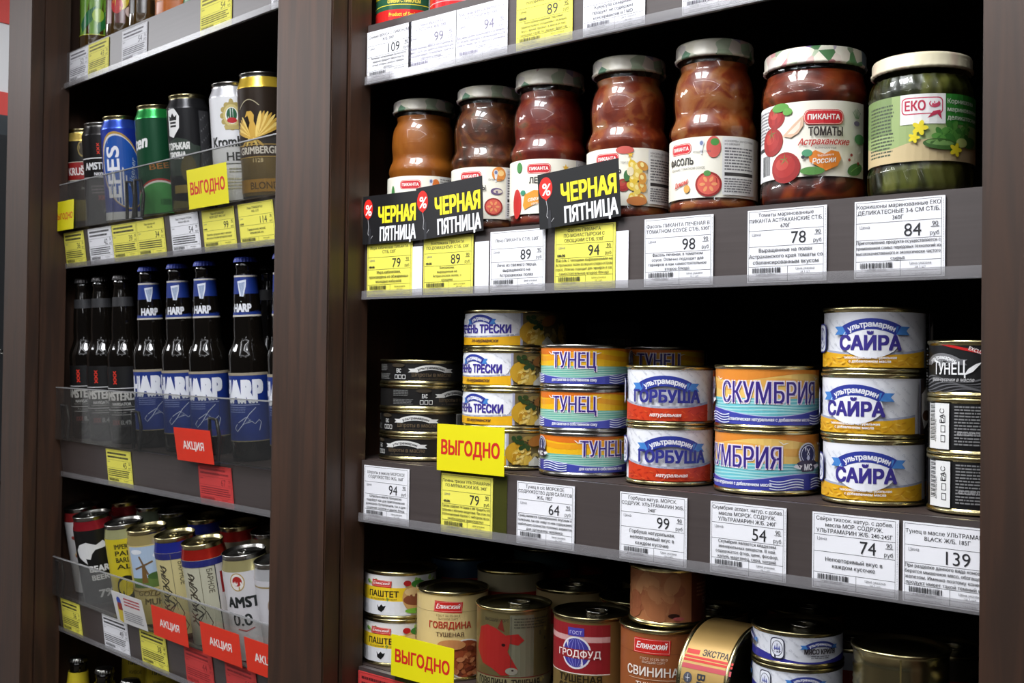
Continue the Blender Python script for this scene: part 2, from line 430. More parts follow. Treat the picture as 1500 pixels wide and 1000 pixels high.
# ================================================================== PRICE TAGS
def price_tag(w, s0, wd, z0, ht, label, title=(), price='', kop='90', desc=(), code='4607180662828', yellow=False, old=None, fine=1, tilt=0, red=False, ink=None, lean=0, th=3.0, dh=3.0, group='price tags on the rails'):
    y = YPAPER if yellow else RPAPER if red else PAPER
    m = MB(); W2 = wd / 2000; m.box(-W2, W2, -.00025, .00025, 0, ht / 1000)
    o = tag(link('price_tag', m.mesh('price_tag', [y])), label, 'price tag', group)
    a = FR[w][1]; o.location = at(w, s0 + W2, -.0032 + (tilt and .062 * math.sin(tilt)), z0); o.rotation_euler = (tilt, -lean, a)
    A = Art(); k = ink or BLACKINK; g = (120, 120, 126) if not ink else ink; x0, x1 = -wd / 2 + 1.2, wd / 2 - 2.4; H = ht
    A.frame(x0, 1.0, x1, H - 1.2, .3, k)
    A.rects([(wd / 2 - 1.3, 1 + i * 1.2, wd / 2 - .9, 1.6 + i * 1.2) for i in range(int((H - 2) / 1.2))], g)
    y1, y2, y3, y4 = H * .71, H * .49, H * .215, H * .085
    A.rects([(x0, y1, x1, y1 + .3), (x0, y2, x1, y2 + .3), (x0, y3, x1, y3 + .3), (x0, y4, x1, y4 + .2), (x0 + (x1 - x0) * .53, 1, x0 + (x1 - x0) * .53 + .3, y3)], k)
    n = len(title); th = min(th, (H - y1 - 3) / max(n, 1) / 1.35)
    if n:
        tp = y1 + (H - 1.2 - y1) / 2 + (n * th * 1.5) / 2 - th * 1.2
        A.lines(title, (x0 + x1) / 2, tp, th, k, gap=1.5, mx=x1 - x0 - 1.5, bold=.012)
    else: A.grey(x0 + 4, x1 - 5, y1 + 2, H - 3, 2, k)
    A.text('Цена', x0 + 3, y1 - 4.0, 2.4, g if not ink else k, al='l')
    if price:
        A.text(price, x1 - 14.5, y2 + 1.6, 9.6, k, al='r', bold=-.004)
        A.text(kop, x1 - 4.6, y1 - 4.4, 3.3, k, mx=6); A.rects([(x1 - 7.6, y1 - 5.2, x1 - 1.6, y1 - 4.85)], k); A.text('руб', x1 - 5, y2 + 1.8, 2.9, k)
    else: A.grey(x1 - 20, x1 - 10, y2 + 2, y1 - 2, 1, k)
    if old:
        A.text(old, x0 + 6.5, y2 + 1.5, 2.5, k, bold=.03); A.rects([(x0 + 2, y2 + 2.5, x0 + 11, y2 + 2.9)], k)
    if desc:
        n = len(desc); dh = min(dh, (y2 - y3 - 1) / n / 1.45); dp = y3 + (y2 - y3) / 2 + n * dh * 1.55 / 2 - dh * 1.15
        A.lines(desc, (x0 + x1) / 2, dp, dh, k, gap=1.55, mx=x1 - x0 - 1.2, bold=.010)
    else: A.grey(x0 + 3, x1 - 4, y3 + 2, y2 - 1.5, 4, k)
    A.bars(x0 + 3.5, x0 + (x1 - x0) * .45, y4 + 2.6, y3 - .8, k); A.text(code[0] + ' ' + code[1:7] + ' ' + code[7:], x0 + (x1 - x0) * .24, y4 + .5, 1.7, k, mx=(x1 - x0) * .44)
    xm = x0 + (x1 - x0) * .765
    A.lines(['Цена указана', 'за 1 шт'], xm, y4 + 4.4, 1.75, k, gap=1.5, mx=(x1 - x0) * .44)
    A.text('ООО "Альбион-2002"', x0 + (x1 - x0) * .27, 1.7, 1.6, (150, 150, 156) if not ink else k, mx=(x1 - x0) * .46)
    A.text('14.11.2016', xm, 1.7, 1.5, (150, 150, 156) if not ink else k)
    link('print', A.build('print', rough=.6), o)
    return o
F = lambda s: (s, )
for (s0, lab, ti, pr, de, code, ye, old, ink) in (
    (-.909, 'first white tag in the corner of the uppermost jar-bay rail, 109 roubles', ['Оливки IBERICA С ЛИМОНОМ', 'Ж/Б, 300Г'], '109', ['Зеленый начиненный на кислоте', 'лимоны придает пикантность', 'этому оливки особую пряную', 'частинку'], '8413020220025', 0, None, None),
    (-.847, 'faded white tag for pitted olives on the uppermost rail, 99 roubles', ['Оливки IBERICA БЕЗ', 'КОСТОЧКИ Ж/Б, 300Г'], '99', ['Оливки крупные IBERICA изготовлены из', 'самого сорта. Ему можно использовать для', 'украшения канапе, бутербродов, салатов и', 'отдельного блюда'], '8413020220018', 0, None, (125, 120, 140)),
    (-.780, 'faded white tag for mini olives on the uppermost rail, 94 roubles', ['Маслины IBERICA МИНИ БЕЗ', 'КОСТОЧКИ Ж/Б, 300Г'], '94', ['Маслины удобно использовать в кулинарии,', 'их можно нарезать и использовать для', 'салата, пиццы, пасты, закуски и добавлять', 'в соусы'], '8413020220032', 0, None, (135, 130, 150)),
    (-.703, 'bright yellow tag for tinned peaches on the uppermost rail, 89 roubles', ['Персики IBERICA', 'половинки Ж/Б, 850Г'], '89', ['Консервированные персики', 'замечательно сохраняют нежный', 'вкус, яркий аромат и множество', 'полезных свойств свежих фруктов'], '4607036200525', 1, '109.90', (70, 66, 60)),
    (-.625, 'white tag for sweetcorn on the uppermost rail', ['Кукуруза сахарная', 'Ж/Б, 340Г'], '56', ['Кукуруза сахарная,', 'продукт не содержит', 'консервантов и ГМО'], '4607084412345', 0, None, (60, 58, 70)),
    (-.522, 'white tag at the top edge of the picture above the tall jars', ['Горошек зеленый', 'Ж/Б, 400Г'], '49', ['Горошек зеленый из мозговых', 'сортов, без консервантов'], '4607084411415', 0, None, (60, 58, 70))):
    price_tag('R', s0, 66, .285, 53, lab, ti, pr, desc=de, code=code, yellow=ye, old=old, ink=ink, group='price tags on the uppermost jar-bay rail')
for (s0, lab, ti, pr, de, code, ye, old) in (
    (-.904, 'yellow tag for squash caviar in the corner of the jar rail, 79 roubles', ['Икра кабачковая ПИКАНТА', 'СТ/Б, 520Г'], '79', ['Икра кабачковая,', 'произведена из обжаренных', 'молодых кабачков'], '4607036200418', 1, '89.90'),
    (-.821, 'yellow tag for homestyle aubergines on the jar rail, 89 roubles', ['Баклажаны ПИКАНТА', 'ПО-ДОМАШНЕМУ СТ/Б, 520Г'], '89', ['Баклажаны,', 'выращенные на', 'Астраханских полях, с', 'овощами'], '4607036202055', 1, '99.90'),
    (-.732, 'white tag for lecho between the yellow ones, 89 roubles', ['Лечо ПИКАНТА СТ/Б, 520Г'], '89', ['Лечо из свежего перца,', 'выращенного на', 'Астраханских полях'], '4607036200725', 0, None),
    (-.654, 'yellow tag for monastery-style beans on the jar rail, 94 roubles', ['Фасоль ПИКАНТА', 'ПО-МОНАСТЫРСКИ С', 'ОВОЩАМИ СТ/Б, 530Г'], '94', ['Фасоль с овощами выращенными на', 'Астраханских полях во вкусно сладко-остром', 'соусе. Отлично подходит для гарниров и как', 'самостоятельное второе блюдо'], '4607036202352', 1, '104.50'),
    (-.557, 'white tag for beans in tomato sauce on the jar rail, 98 roubles', ['Фасоль ПИКАНТА ПЕЧЕНАЯ В', 'ТОМАТНОМ СОУСЕ СТ/Б, 530Г'], '98', ['Фасоль печеная, в томатном', 'соусе. Отлично подходит для', 'гарниров и как самостоятельное', 'второе блюдо'], '4607036202437', 0, None),
    (-.459, 'white tag for marinated tomatoes on the jar rail, 78 roubles', ['Томаты маринованные', 'ПИКАНТА АСТРАХАНСКИЕ СТ/Б.', '670Г'], '78', ['Выращенные на полях', 'Астраханского края томаты со', 'сбалансированным вкусом'], '4607036205834', 0, None),
    (-.370, 'white tag for small gherkins at the end of the jar rail, 84 roubles', ['Корнишоны маринованные ЕКО', 'ДЕЛИКАТЕСНЫЕ 3-6 СМ СТ/Б.', '360Г'], '84', ['Приготовление продукта осуществляется с', 'применением самых передовых технологий из', 'высококачественного и экологически чистого', 'сырья'], '4607084416152', 0, None)):
    price_tag('R', s0, 67, .0615, 57, lab, ti, pr, desc=de, code=code, yellow=ye, old=old, group='price tags on the jar rail')
for (s0, lab, ti, pr, de, code, ye, old) in (
    (-.904, 'white tag for smoked sprats in the corner of the tinned fish rail, 94 roubles', ['Шпроты в масле МОРСКОЕ', 'СОДРУЖЕСТВО Ж/Б, 160Г'], '94', ['Шпроты в масле прекрасно', 'подойдут как для приготовления', 'домашних бутербродов, так и для', 'создания салатов и других блюд'], '4607180662010', 0, None),
    (-.792, 'yellow tag for cod liver on the tinned fish rail, 79 roubles', ['Печень трески УЛЬТРАМАРИН', 'ПО-МУРМАНСКИ Ж/Б, 240Г'], '79', ['Треска содержит 14г белка в 100г продукта, что', 'сравнимо с мясными продуктами. При этом это', 'полноценный белок с набором всех', 'необходимых аминокислот'], '4607180661828', 1, '99.90'),
    (-.695, 'white tag for salad tuna on the tinned fish rail, 64 roubles', ['Тунец в с/с МОРСКОЕ', 'СОДРУЖЕСТВО ДЛЯ САЛАТОВ', 'Ж/Б, 185Г'], '64', ['Тунец является одновременно вкусным и', 'полезным, так как живут в нем содержания', 'наибольшее количество полезных элементов', 'для организма человека'], '4607180661064', 0, None),
    (-.579, 'white tag for pink salmon on the tinned fish rail, 99 roubles', ['Горбуша натур. МОРСК.', 'СОДРУЖ. УЛЬТРАМАРИН Ж/Б.', '240Г'], '99', ['Горбуша натуральная,', 'неповторимый вкус в', 'каждом кусочке'], '4607180662828', 0, None),
    (-.490, 'white tag for mackerel on the tinned fish rail, 54 roubles', ['Скумбрия атлант. натур. с добав.', 'масла МОРСК. СОДРУЖ.', 'УЛЬТРАМАРИН Ж/Б. 240Г'], '54', ['Скумбрия является кладезем', 'минеральных веществ. В ней', 'содержатся фтор, цинк, фосфор,', 'калий, марганец, сера, натрий'], '4607180660169', 0, None),
    (-.4015, 'white tag for saury on the tinned fish rail, 74 roubles', ['Сайра тихоок. натур. с добав.', 'масла МОР. СОДРУЖ.', 'УЛЬТРАМАРИН Ж/Б. 240-245Г'], '74', ['Неповторимый вкус в', 'каждом кусочке'], '4607180661500', 0, None),
    (-.3315, 'white tag for black-label tuna at the end of the tinned fish rail, 139 roubles', ['Тунец в масле УЛЬТРАМАРИН', 'BLACK Ж/Б. 185Г'], '139', ['При разделке данного вида консервов', 'берется мышечное мясо, обогащенное', 'железом. Именно поэтому конечный', 'продукт имеет такой темный цвет'], '4607180662965', 0, None)):
    price_tag('R', s0, 67 if s0 < -.34 else 64.5, -.1695, 57, lab, ti, pr, desc=de, code=code, yellow=ye, old=old, group='price tags on the tinned fish rail')
price_tag('R', -.9085, 84, -.3825, 57, 'red tag below the chicken pate tins', red=True, price='64', ink=(90, 20, 24), group='price tags on the tinned meat rail')
price_tag('R', -.825, 66, -.3825, 57, 'yellow tag below the beige tall stewed beef tin', yellow=True, price='97', group='price tags on the tinned meat rail')
g = 'price tags on the beer rails'
for s0, wd, z0, ht, lab, pr, kw in (
    (-.894, 74, .460, 57, 'white tag at the far end of the uppermost beer-bay rail', '52', {}),
    (-.819, 77, .460, 57, 'yellow tag at the far end of the uppermost beer-bay rail', '43', dict(yellow=True)),
    (-.694, 86, .460, 55, 'lone white tag between bare stretches of the uppermost beer-bay rail', '54', {}),
    (-.443, 87, .459, 56, 'yellow tag below the green pack on the uppermost beer-bay rail', '54', dict(yellow=True)),
    (-.254, 80, .459, 56, 'white tag half hidden by the middle pillar on the uppermost beer-bay rail', '59', {})):
    price_tag('L', s0, wd, z0, ht, lab, price=pr, group=g, ink=(96, 92, 100) if 'yellow' not in kw else (110, 104, 60), **kw)
for s0, wd, lab, pr, kw in (
    (-.9075, 79, 'yellow tag under the gold-topped can, first of the lager can rail', '36', dict(yellow=True)),
    (-.811, 87, 'white tag next to the first yellow one on the lager can rail', '42', {}),
    (-.722, 86, 'yellow tag under the tall blue can', '39', dict(yellow=True)),
    (-.635, 88, 'yellow tag under the green can', '34', dict(yellow=True, title=['Пиво светлое ж/б', '0.5л, 4.6%'])),
    (-.527, 84, 'white tag under the black can with a crown, 54 roubles', '54', dict(title=['Пиво ГОРЬКАЯ ТРОЯНА', 'темное 4.8%, 0.5л'])),
    (-.432, 88, 'yellow tag under the big yellow promotion card, 99 roubles', '99', dict(yellow=True, title=['Пиво КРОМБАХЕР', 'ХЕЛЛ СВЕТ. Ж/Б, 0.5Л'], old='119.90', desc=['Светлое лагерное пиво с мягким', 'вкусом и тонким ароматом хмеля'])),
    (-.333, 88, 'yellow tag at the near end of the lager can rail, 114 roubles', '114', dict(yellow=True, title=['Пиво ГРИМБЕРГЕН', 'Ж/Б, 0.5Л'], old='127.90', desc=['Гармоничный, мягкий,', 'бельгийский эль']))):
    price_tag('L', s0, wd, .1475, 59, lab, price=pr, tilt=TL['L2'], lean=0, group=g, **kw)
price_tag('L', -.728, 87, -.212, 58, 'lone yellow tag under the black bottles', price='45', yellow=True, tilt=TL['L3'], group=g)
price_tag('L', -.430, 91, -.213, 57, 'faded red tag under the bright red promotion card of the bottle shelf', price='67', red=True, ink=(140, 34, 38), tilt=TL['L3'], group=g)
for s0, wd, lab, kw in (
    (-.893, 76, 'yellow tag at the far end of the lowest beer can rail', dict(yellow=True, price='36')),
    (-.732, 89, 'white tag under the black can with a white animal', dict(price='49')),
    (-.602, 84, 'yellow tag under the white leaflet', dict(yellow=True, price='38')),
    (-.463, 80, 'faded red tag first from the leaflet on the lowest can rail', dict(red=True, ink=(140, 34, 38), price='44')),
    (-.348, 80, 'faded red tag nearest to the middle pillar on the lowest can rail', dict(red=True, ink=(140, 34, 38), price='59'))):
    price_tag('L', s0, wd, -.4775, 57, lab, tilt=TL['L4'], group=g, **kw)

# ================================================================== PROMOTION CARDS
def card(w, s0, z0, wd, ht, col, label, art, c=-.006, tilt=0, lean=0, tail=None, name='promotion_card', thick=.0004):
    a = FR[w][1]; m = MB(); m.box(-wd / 2000, wd / 2000, -thick / 2, thick / 2, 0, ht / 1000)
    o = tag(link(name, m.mesh(name, [mat(col, .45, name='card_%d_%d_%d' % col)])), label, 'sign', 'promotion cards clipped to the rails')
    o.location = at(w, s0 + wd / 2000, c, z0); o.rotation_euler = (tilt, -lean, a)
    A = Art(); art(A, wd, ht); link('print', A.build('print', rough=.5), o)
    if tail:
        x0, x1, h, mm = tail; t = MB(); t.box(x0 / 1000, x1 / 1000, .0049, .0052, -h / 1000, 0)
        link('holder_tail', t.mesh('holder_tail', [mm]), o)
    return o
YC = (228, 217, 10); RC = (226, 52, 28)
def vygodno(A, w, h): A.text('ВЫГОДНО', 0, h * .36, h * .30, (205, 32, 24), w=w * .86, bold=.035)
def aktsiya(A, w, h): A.text('АКЦИЯ', 0, h * .38, h * .23, (240, 232, 226), w=w * .56, bold=.035)
def blackfri(A, w, h):
    A.ell(-w * .40, h * .73, w * .085, h * .20, (222, 36, 26)); A.poly([(-w * .42, h * .54), (-w * .38, h * .54), (-w * .40, h * .5)], (222, 36, 26))
    A.text('%', -w * .40, h * .60, h * .22, (245, 240, 235), bold=.02, rot=-8, mx=w * .13)
    A.line([(-w * .40, h * .5), (-w * .385, h * .36), (-w * .40, h * .22), (-w * .35, h * .10), (-w * .31, h * .17)], .7, (170, 170, 172))
    A.rect(-w * .385, h * .0, -w * .345, h * .32, (44, 44, 48))
    A.text('ЧЕРНАЯ', w * .13, h * .42, h * .32, (244, 226, 40), w=w * .66, bold=.045)
    A.text('ПЯТНИЦА', w * .15, h * .05, h * .28, (238, 238, 240), w=w * .64, bold=.035)
TAILY = clear('yellow_holder', (.50, .52, .22), gloss=.03, rough=.2, haze=.25, hcol=(120, 122, 60))
card('R', -.7945, -.1095, 87, 45, YC, 'yellow card with red lettering by the cod liver tins', vygodno, c=-.0075, tail=(-43, 43, 60, TAILY))
card('R', -.855, -.3195, 87, 41, YC, 'yellow card with red lettering before the beige stewed beef tin', vygodno, c=-.0075, tail=(-43, 43, 60, TAILY))
card('R', -.650, -.3195, 87, 19, YC, 'blank yellow card edge below the red stewed pork tin', lambda A, w, h: A.rect(-w / 2, 0, w / 2, .4, (200, 190, 20)), c=-.0075)
card('R', -.9085, .116, 81, 50, (22, 22, 24), 'black sale card with a red balloon in the shelf corner by the pillar', blackfri, c=-.006)
card('R', -.826, .118, 89, 52, (23, 22, 24), 'black sale card with a red balloon between the orange and brown jars', blackfri, c=-.0078, lean=.05)
card('R', -.668, .1195, 90, 50, (22, 23, 24), 'tilted black sale card with a red balloon before the lecho jar', blackfri, c=-.008, lean=.07)
for s0, wd, lab in ((-.839, 16, 'blank white slip beside the squash caviar tag'), (-.752, 18, 'blank white slip beside the aubergine tag'), (-.5865, 13, 'blank white slip beside the monastery-style bean tag')):
    m = MB(); m.box(0, wd / 1000, -.0002, .0002, 0, .049); o = tag(link('paper_slip', m.mesh('paper_slip', [PAPER]), None, at('R', s0, -.0030, .0615)), lab, 'paper', 'blank slips on the jar rail')
card('L', -.9065, .209, 65, 50, YC, 'yellow card with red lettering at the far end of the lager cans', lambda A, w, h: A.text('ЫГОДНО', -w * .02, h * .38, h * .20, (205, 32, 24), w=w * .92, bold=.03), c=-.014)
card('L', -.446, .208, 110, 56, YC, 'yellow card with red lettering before the white can', vygodno, c=-.014, tilt=.1)
card('L', -.468, -.153, 104, 48, RC, 'red card with white lettering before the blue-labelled bottles', aktsiya, c=-.014, tilt=.16)
def leaflet(A, w, h):
    A.poly([(-w * .40, h * .05), (-w * .28, h * .0), (-w * .22, h * .5), (-w * .38, h * .6)], (214, 190, 60)); A.ell(-w * .30, h * .72, w * .07, h * .13, (40, 70, 170)); A.rect(-w * .36, h * .42, -w * .22, h * .66, (150, 50, 46))
    A.grey(-w * .12, w * .42, h * .6, h * .9, 3, (196, 70, 74)); A.grey(-w * .18, w * .42, h * .12, h * .45, 5, (130, 130, 134))
card('L', -.650, -.416, 101, 50, (222, 220, 218), 'white leaflet with a small colourful figure before the yellow can', leaflet, c=-.014, tilt=.25, name='leaflet')
for s0, lab in ((-.530, 'red card with white lettering beside the white leaflet'), (-.386, 'red card with white lettering before the white and red can'), (-.269, 'red card with white lettering half hidden by the middle pillar')):
    card('L', s0, -.417, 104, 46, RC, lab, aktsiya, c=-.014, tilt=.14)

# clear acrylic front fences of the beer bay with black clip legs
def fence(label, zt, h, bays, clips, tilt):
    o, a = FR['L']
    for k, (x0, x1) in enumerate(bays):
        m = MB(); m.box(0, x1 - x0, -.0012, .0012, 0, h); m.box(0, x1 - x0, .0012, .004, 0, .0015)
        t = tag(link('acrylic_fence', m.mesh('acrylic_fence', [ACRYL])), label % ('far', 'middle', 'near')[k], 'shelf divider', 'clear acrylic fences of the beer shelves')
        t.location = at('L', x0, -.0105, zt + .0022); t.rotation_euler = (tilt, 0, a)
        e = MB(); e.box(0, x1 - x0, -.0015, .0015, h, h + .0018); link('polished_edge', e.mesh('polished_edge', [mat((150, 150, 150), .2, coat=.5)]), t)
        for cx in clips[k]:
            c = MB(); c.tube([(cx, .004, 0), (cx, .006, .035), (cx - .006, .004, .058), (cx - .018, .0, .060), (cx - .022, .004, .035), (cx - .020, .004, .002)], .0028)
            link('clip_leg', c.mesh('clip_leg', [mat((26, 24, 24), .4)]), t)
fence('clear acrylic fence before the lager cans, %s section', .2078, .078, ((-.906, -.70), (-.698, -.42), (-.418, -.15)), ((), (.06, .09), ()), 0)
fence('clear acrylic fence before the bottles, %s section', -.1512, .088, ((-.906, -.655), (-.653, -.36), (-.358, -.15)), ((.04,), (.05, .285), (.20,)), 0)
fence('clear acrylic fence before the lowest beer cans, %s section', -.4177, .064, ((-.906, -.63), (-.628, -.36), (-.358, -.15)), ((.03,), (), ()), 0)

# ================================================================== GLASS JARS
def sleeve(m, r, z0, z1, a0, a1, mi=0, seg=40):
    m.lathe([(r, z0), (r, z1)], seg, mi, a0, a1)
LIDM = noisy('floral_lid', [(0, (54, 110, 60)), (.22, (228, 222, 202)), (.45, (232, 226, 210)), (.55, (170, 60, 84)), (.68, (226, 220, 205)), (.8, (104, 74, 140)), (.9, (96, 150, 90)), (1, (236, 230, 214))], 105, rough=.3, kind='voronoi', bump=0)
LIDP = noisy('cream_lid', [(0, (206, 198, 160)), (.5, (222, 214, 184)), (.62, (150, 60, 84)), (.7, (226, 218, 190)), (1, (210, 200, 160))], 14, rough=.3, stretch=(1, 1, .1), bump=0, detail=1)
def lid_mesh(r, z0, z1, m):
    b = MB()
    def knurl(a, z): return .0005 * math.sin(a * 60) if z < z0 + .003 else 0
    b.lathe([(r - .0010, z0), (r + .0006, z0 + .0008), (r + .0004, z0 + .0024), (r, z0 + .003), (r, z1 - .0025), (r - .0008, z1 - .0008), (r - .0024, z1), (r - .0045, z1 - .0003), (r - .0060, z1 - .0016), (.0001, z1 - .0014)], 96, 0, ripple=knurl)
    return b.mesh('lid', [m])
def jar(label, s, c, prof, rlid, zl0, zl1, content, lidm, art, rl, lz0, deg=0, seg=64, ripple=None, side=None, a0=-100, a1=100, lh=51, lcol=(236, 232, 216), zfill=None):
    t = thing('glass_jar', label, 'jar', at('R', s, c, .1225 + .0005), turned('R', s, c, deg), 'jars of vegetable preserves')
    g = MB(); g.lathe([(.0001, 0), (prof[0][0] - .004, 0)] + prof, seg, 0, ripple=ripple); link('glass', g.mesh('glass', [GLASS]), t)
    k = MB(); zf = zfill or zl0 - .004; pc = [(r - .0018, max(z, .003)) for r, z in prof if z < zf]
    k.lathe([(.0001, .003)] + pc + [(pc[-1][0], zf), (.0001, zf)], seg, 0, ripple=ripple); link('contents', k.mesh('contents', [content]), t)
    link('lid', lid_mesh(rlid, zl0, zl1, lidm), t)
    l = MB(); sleeve(l, rl + .0003, lz0, lz0 + lh / 1000, a0, a1); lo = link('paper_label', l.mesh('paper_label', [mat(lcol, .45)]), t)
    A = Art(); art(A); link('print', A.build('print', rl * 1000 + .4, rough=.45), lo, (0, 0, lz0))
    if side: side(t)
    return t
# shape of the half-litre jar: wide foot for the label, slimmer bulged upper body, neck
R_ = .0383
PJ = [(R_ - .003, .0), (R_ - .0005, .003), (R_, .006), (R_, .010), (R_ - .0008, .012), (R_ - .0008, .068), (R_, .070), (R_ - .0004, .074), (.0366, .078), (.0350, .0815), (.0343, .084), (.0344, .088), (.0350, .0935), (.0353, .099), (.0352, .1045), (.0347, .110), (.0338, .1145), (.0324, .1185), (.0306, .122), (.0295, .1245), (.0305, .128), (.0295, .130), (.0298, .136)]
def logo(A, x, y, w=22, h=7.5, t='ПИКАНТА'):
    A.rrect(x - w / 2 - .8, y - h / 2 - .8, x + w / 2 + .8, y + h / 2 + .8, h * .45, (196, 40, 44)); A.rrect(x - w / 2 - .3, y - h / 2 - .3, x + w / 2 + .3, y + h / 2 + .3, h * .43, (240, 230, 215))
    A.rrect(x - w / 2, y - h / 2, x + w / 2, y + h / 2, h * .42, (200, 36, 44)); A.text(t, x, y - h * .19, h * .40, (246, 240, 232), w=w * .84, bold=.035)
def tomato(A, x, y, r, half=0):
    A.ell(x, y, r, r * .94, (150, 36, 34)); A.ell(x - r * .1, y + r * .1, r * .78, r * .7, (166, 44, 40)); A.ell(x - r * .2, y + r * .22, r * .45, r * .36, (184, 66, 56))
    if half:
        A.ell(x, y, r * .84, r * .78, (214, 96, 80)); 
        for k in range(6): a = k * 1.05; A.ell(x + r * .45 * math.cos(a), y + r * .42 * math.sin(a), r * .22, r * .12, (226, 150, 96), rot=math.degrees(a))
    else:
        for k in range(5): a = k * 1.256 + .3; A.poly([(x, y + r * .5), (x + r * .5 * math.cos(a), y + r * .5 + r * .4 * math.sin(a)), (x + r * .12 * math.cos(a + .5), y + r * .5 + r * .12 * math.sin(a + .5))], (70, 130, 60))
def infopanel(A, x0, x1, y0, y1):
    A.rrect(x0, y0, x1, y1, 1.2, (222, 222, 220)); A.lines(['КОНСЕРВЫ ЗАКУСОЧНЫЕ', 'ИЗ ОВОЩЕЙ'], x0 + 2, y1 - 4, 1.6, (50, 50, 54), mx=x1 - x0 - 4, al='l')
    A.grey(x0 + 2, x1 - 2, y0 + (y1 - y0) * .42, y1 - 8, 8, (110, 110, 114)); A.rect(x0 + 2, y0 + (y1 - y0) * .33, x1 - 2, y0 + (y1 - y0) * .39, (50, 48, 48))
    A.grey(x0 + 2, x1 - 2, y0 + 2, y0 + (y1 - y0) * .3, 6, (110, 110, 114))
def star(A, x, y, r, c):
    A.poly([(x + (r if k % 2 == 0 else r * .42) * math.sin(k * math.pi / 5), y + (r if k % 2 == 0 else r * .42) * math.cos(k * math.pi / 5)) for k in range(10)], c)
def medal(A, x, y):
    A.poly([(x - .6, y - 8), (x + .6, y - 8), (x + 1.6, y), (x - 1.6, y)], (222, 222, 226)); A.ell(x, y + 1.5, 2.2, 2.6, (210, 210, 216)); A.ell(x, y + 1.5, 1.4, 1.8, (110, 120, 160)); A.text('ЛУЧШИЙ  ГРАН', x, y - 6.5, 1.7, (70, 70, 80), w=15)
def goods(title, kind, off=0):
    def f(A):
        logo(A, -12 + off, 42)
        if title: A.text(title, -12 + off, 28.5, 5.6, (58, 54, 52), w=len(title) * 4.6, bold=.03)
        if kind == 'lecho':
            star(A, 14 + off, 43, 3.6, (222, 176, 60)); A.rect(13.4 + off, 34, 14.6 + off, 41, (222, 196, 90)); A.text('ТОВАР ГОДА', 11 + off, 35, 1.7, (70, 66, 60), w=8)
            A.ell(18 + off, 36, 7, 4, (222, 196, 60)); A.ell(-33 + off, 44, 3.5, 5, (60, 130, 60)); A.ell(-36 + off, 10, 6, 14, (196, 50, 46))
            A.poly([(-28 + off, 8), (-26 + off, 18), (-16 + off, 22), (-6 + off, 21), (0 + off, 17), (-4 + off, 12), (-14 + off, 9), (-26 + off, 4)], (232, 148, 50)); A.ell(-28 + off, 20, 3, 2.4, (60, 140, 110))
            A.text('свежих', -13 + off, 12.5, 3.6, (250, 240, 225), w=18, sh=.3, rot=8, bold=.02); A.text('ОВОЩЕЙ', -13 + off, 8.5, 2, (250, 240, 225), w=11, rot=8)
            tomato(A, 6 + off, 4, 9, 1); A.rect(27, 0, 60, 51, (206, 206, 204)); infopanel(A, 28, 58, 1, 50)
        elif kind == 'beans':
            star(A, 10 + off, 45, 3.2, (222, 176, 60)); A.rect(9.5 + off, 36, 10.5 + off, 43, (222, 196, 90)); A.text('ТОВАР ГОДА', 6 + off, 37, 1.7, (70, 66, 60), w=9)
            A.ell(5 + off, 49, 8, 3.4, (200, 90, 80)); tomato(A, 4 + off, 18, 6)
            for k in range(12):
                x = 12 + off + (k % 3) * 4.4; y = 6 + (k // 3) * 9 + (k % 2) * 2; A.ell(x, y, 3.6, 5.4, ((226, 190, 60), (232, 204, 96), (214, 150, 60))[k % 3], rot=20 * (k % 4)); A.ell(x - .6, y + 1, 1.6, 2.2, (244, 226, 150), rot=20)
            A.ell(7 + off, 26, 2.6, 5, (60, 110, 60)); A.ell(16 + off, 4, 9, 4, (196, 120, 60)); A.ell(10 + off, 30, 3, 4, (230, 216, 180))
            infopanel(A, 26 + off, 56 + off, 2, 50)
        elif kind == 'baked':
            A.text('ПЕЧЕНАЯ В ТОМАТНОМ СОУСЕ', -6 + off, 24, 2, (80, 74, 70), w=36); medal(A, 9 + off, 44)
            A.ell(19 + off, 42, 6, 9, (206, 92, 82)); A.ell(20 + off, 46, 3.5, 3, (70, 140, 60)); tomato(A, 15 + off, 11, 11, 1); A.ell(14 + off, 20, 3, 2.4, (80, 140, 70)); A.ell(-4 + off, 8, 3, 3.4, (214, 160, 80))
            A.text('Домом!', -10 + off, 11, 4, (196, 50, 40), w=16, sh=.3, rot=12, bold=.03); infopanel(A, 26 + off, 58 + off, 2, 50)
        elif kind == 'aub':
            A.ell(17 + off, 44, 7, 7, (222, 140, 60)); A.ell(19 + off, 45, 3, 3, (240, 200, 130)); medal(A, 14 + off, 44); A.ell(15 + off, 27, 6, 3.4, (100, 80, 120)); A.ell(16 + off, 27, 4.4, 2, (210, 200, 180)); tomato(A, 12 + off, 12, 9, 1)
            infopanel(A, 24 + off, 40 + off, 1, 50); A.ell(-33 + off, 25, 3, 10, (90, 60, 100)); A.text('БАКЛАЖАНЫ', -10 + off, 28, 4.6, (58, 54, 52), w=28, bold=.03)
        else:
            A.ell(15 + off, 43, 4, 5, (222, 120, 50)); medal(A, 10 + off, 44); A.rect(19 + off, 30, 40 + off, 51, (216, 214, 206)); A.grey(20 + off, 40 + off, 42, 49, 3, (120, 116, 110)); tomato(A, 10 + off, 30, 6); A.ell(-34 + off, 30, 3, 12, (70, 130, 70)); A.text('ИКРА КАБАЧКОВАЯ', -10 + off, 28, 4, (58, 54, 52), w=30, bold=.03)
    return f
C_OR = noisy('squash_caviar', [(0.330, (133, 69, 16)), (0.690, (153, 88, 25))], 30, rough=.4, bump=.05)
C_AU = noisy('aubergine_stew', [(0.330, (46, 25, 12)), (0.510, (82, 36, 15)), (0.618, (105, 58, 23)), (0.690, (62, 49, 21))], 60, rough=.4, bump=.15)
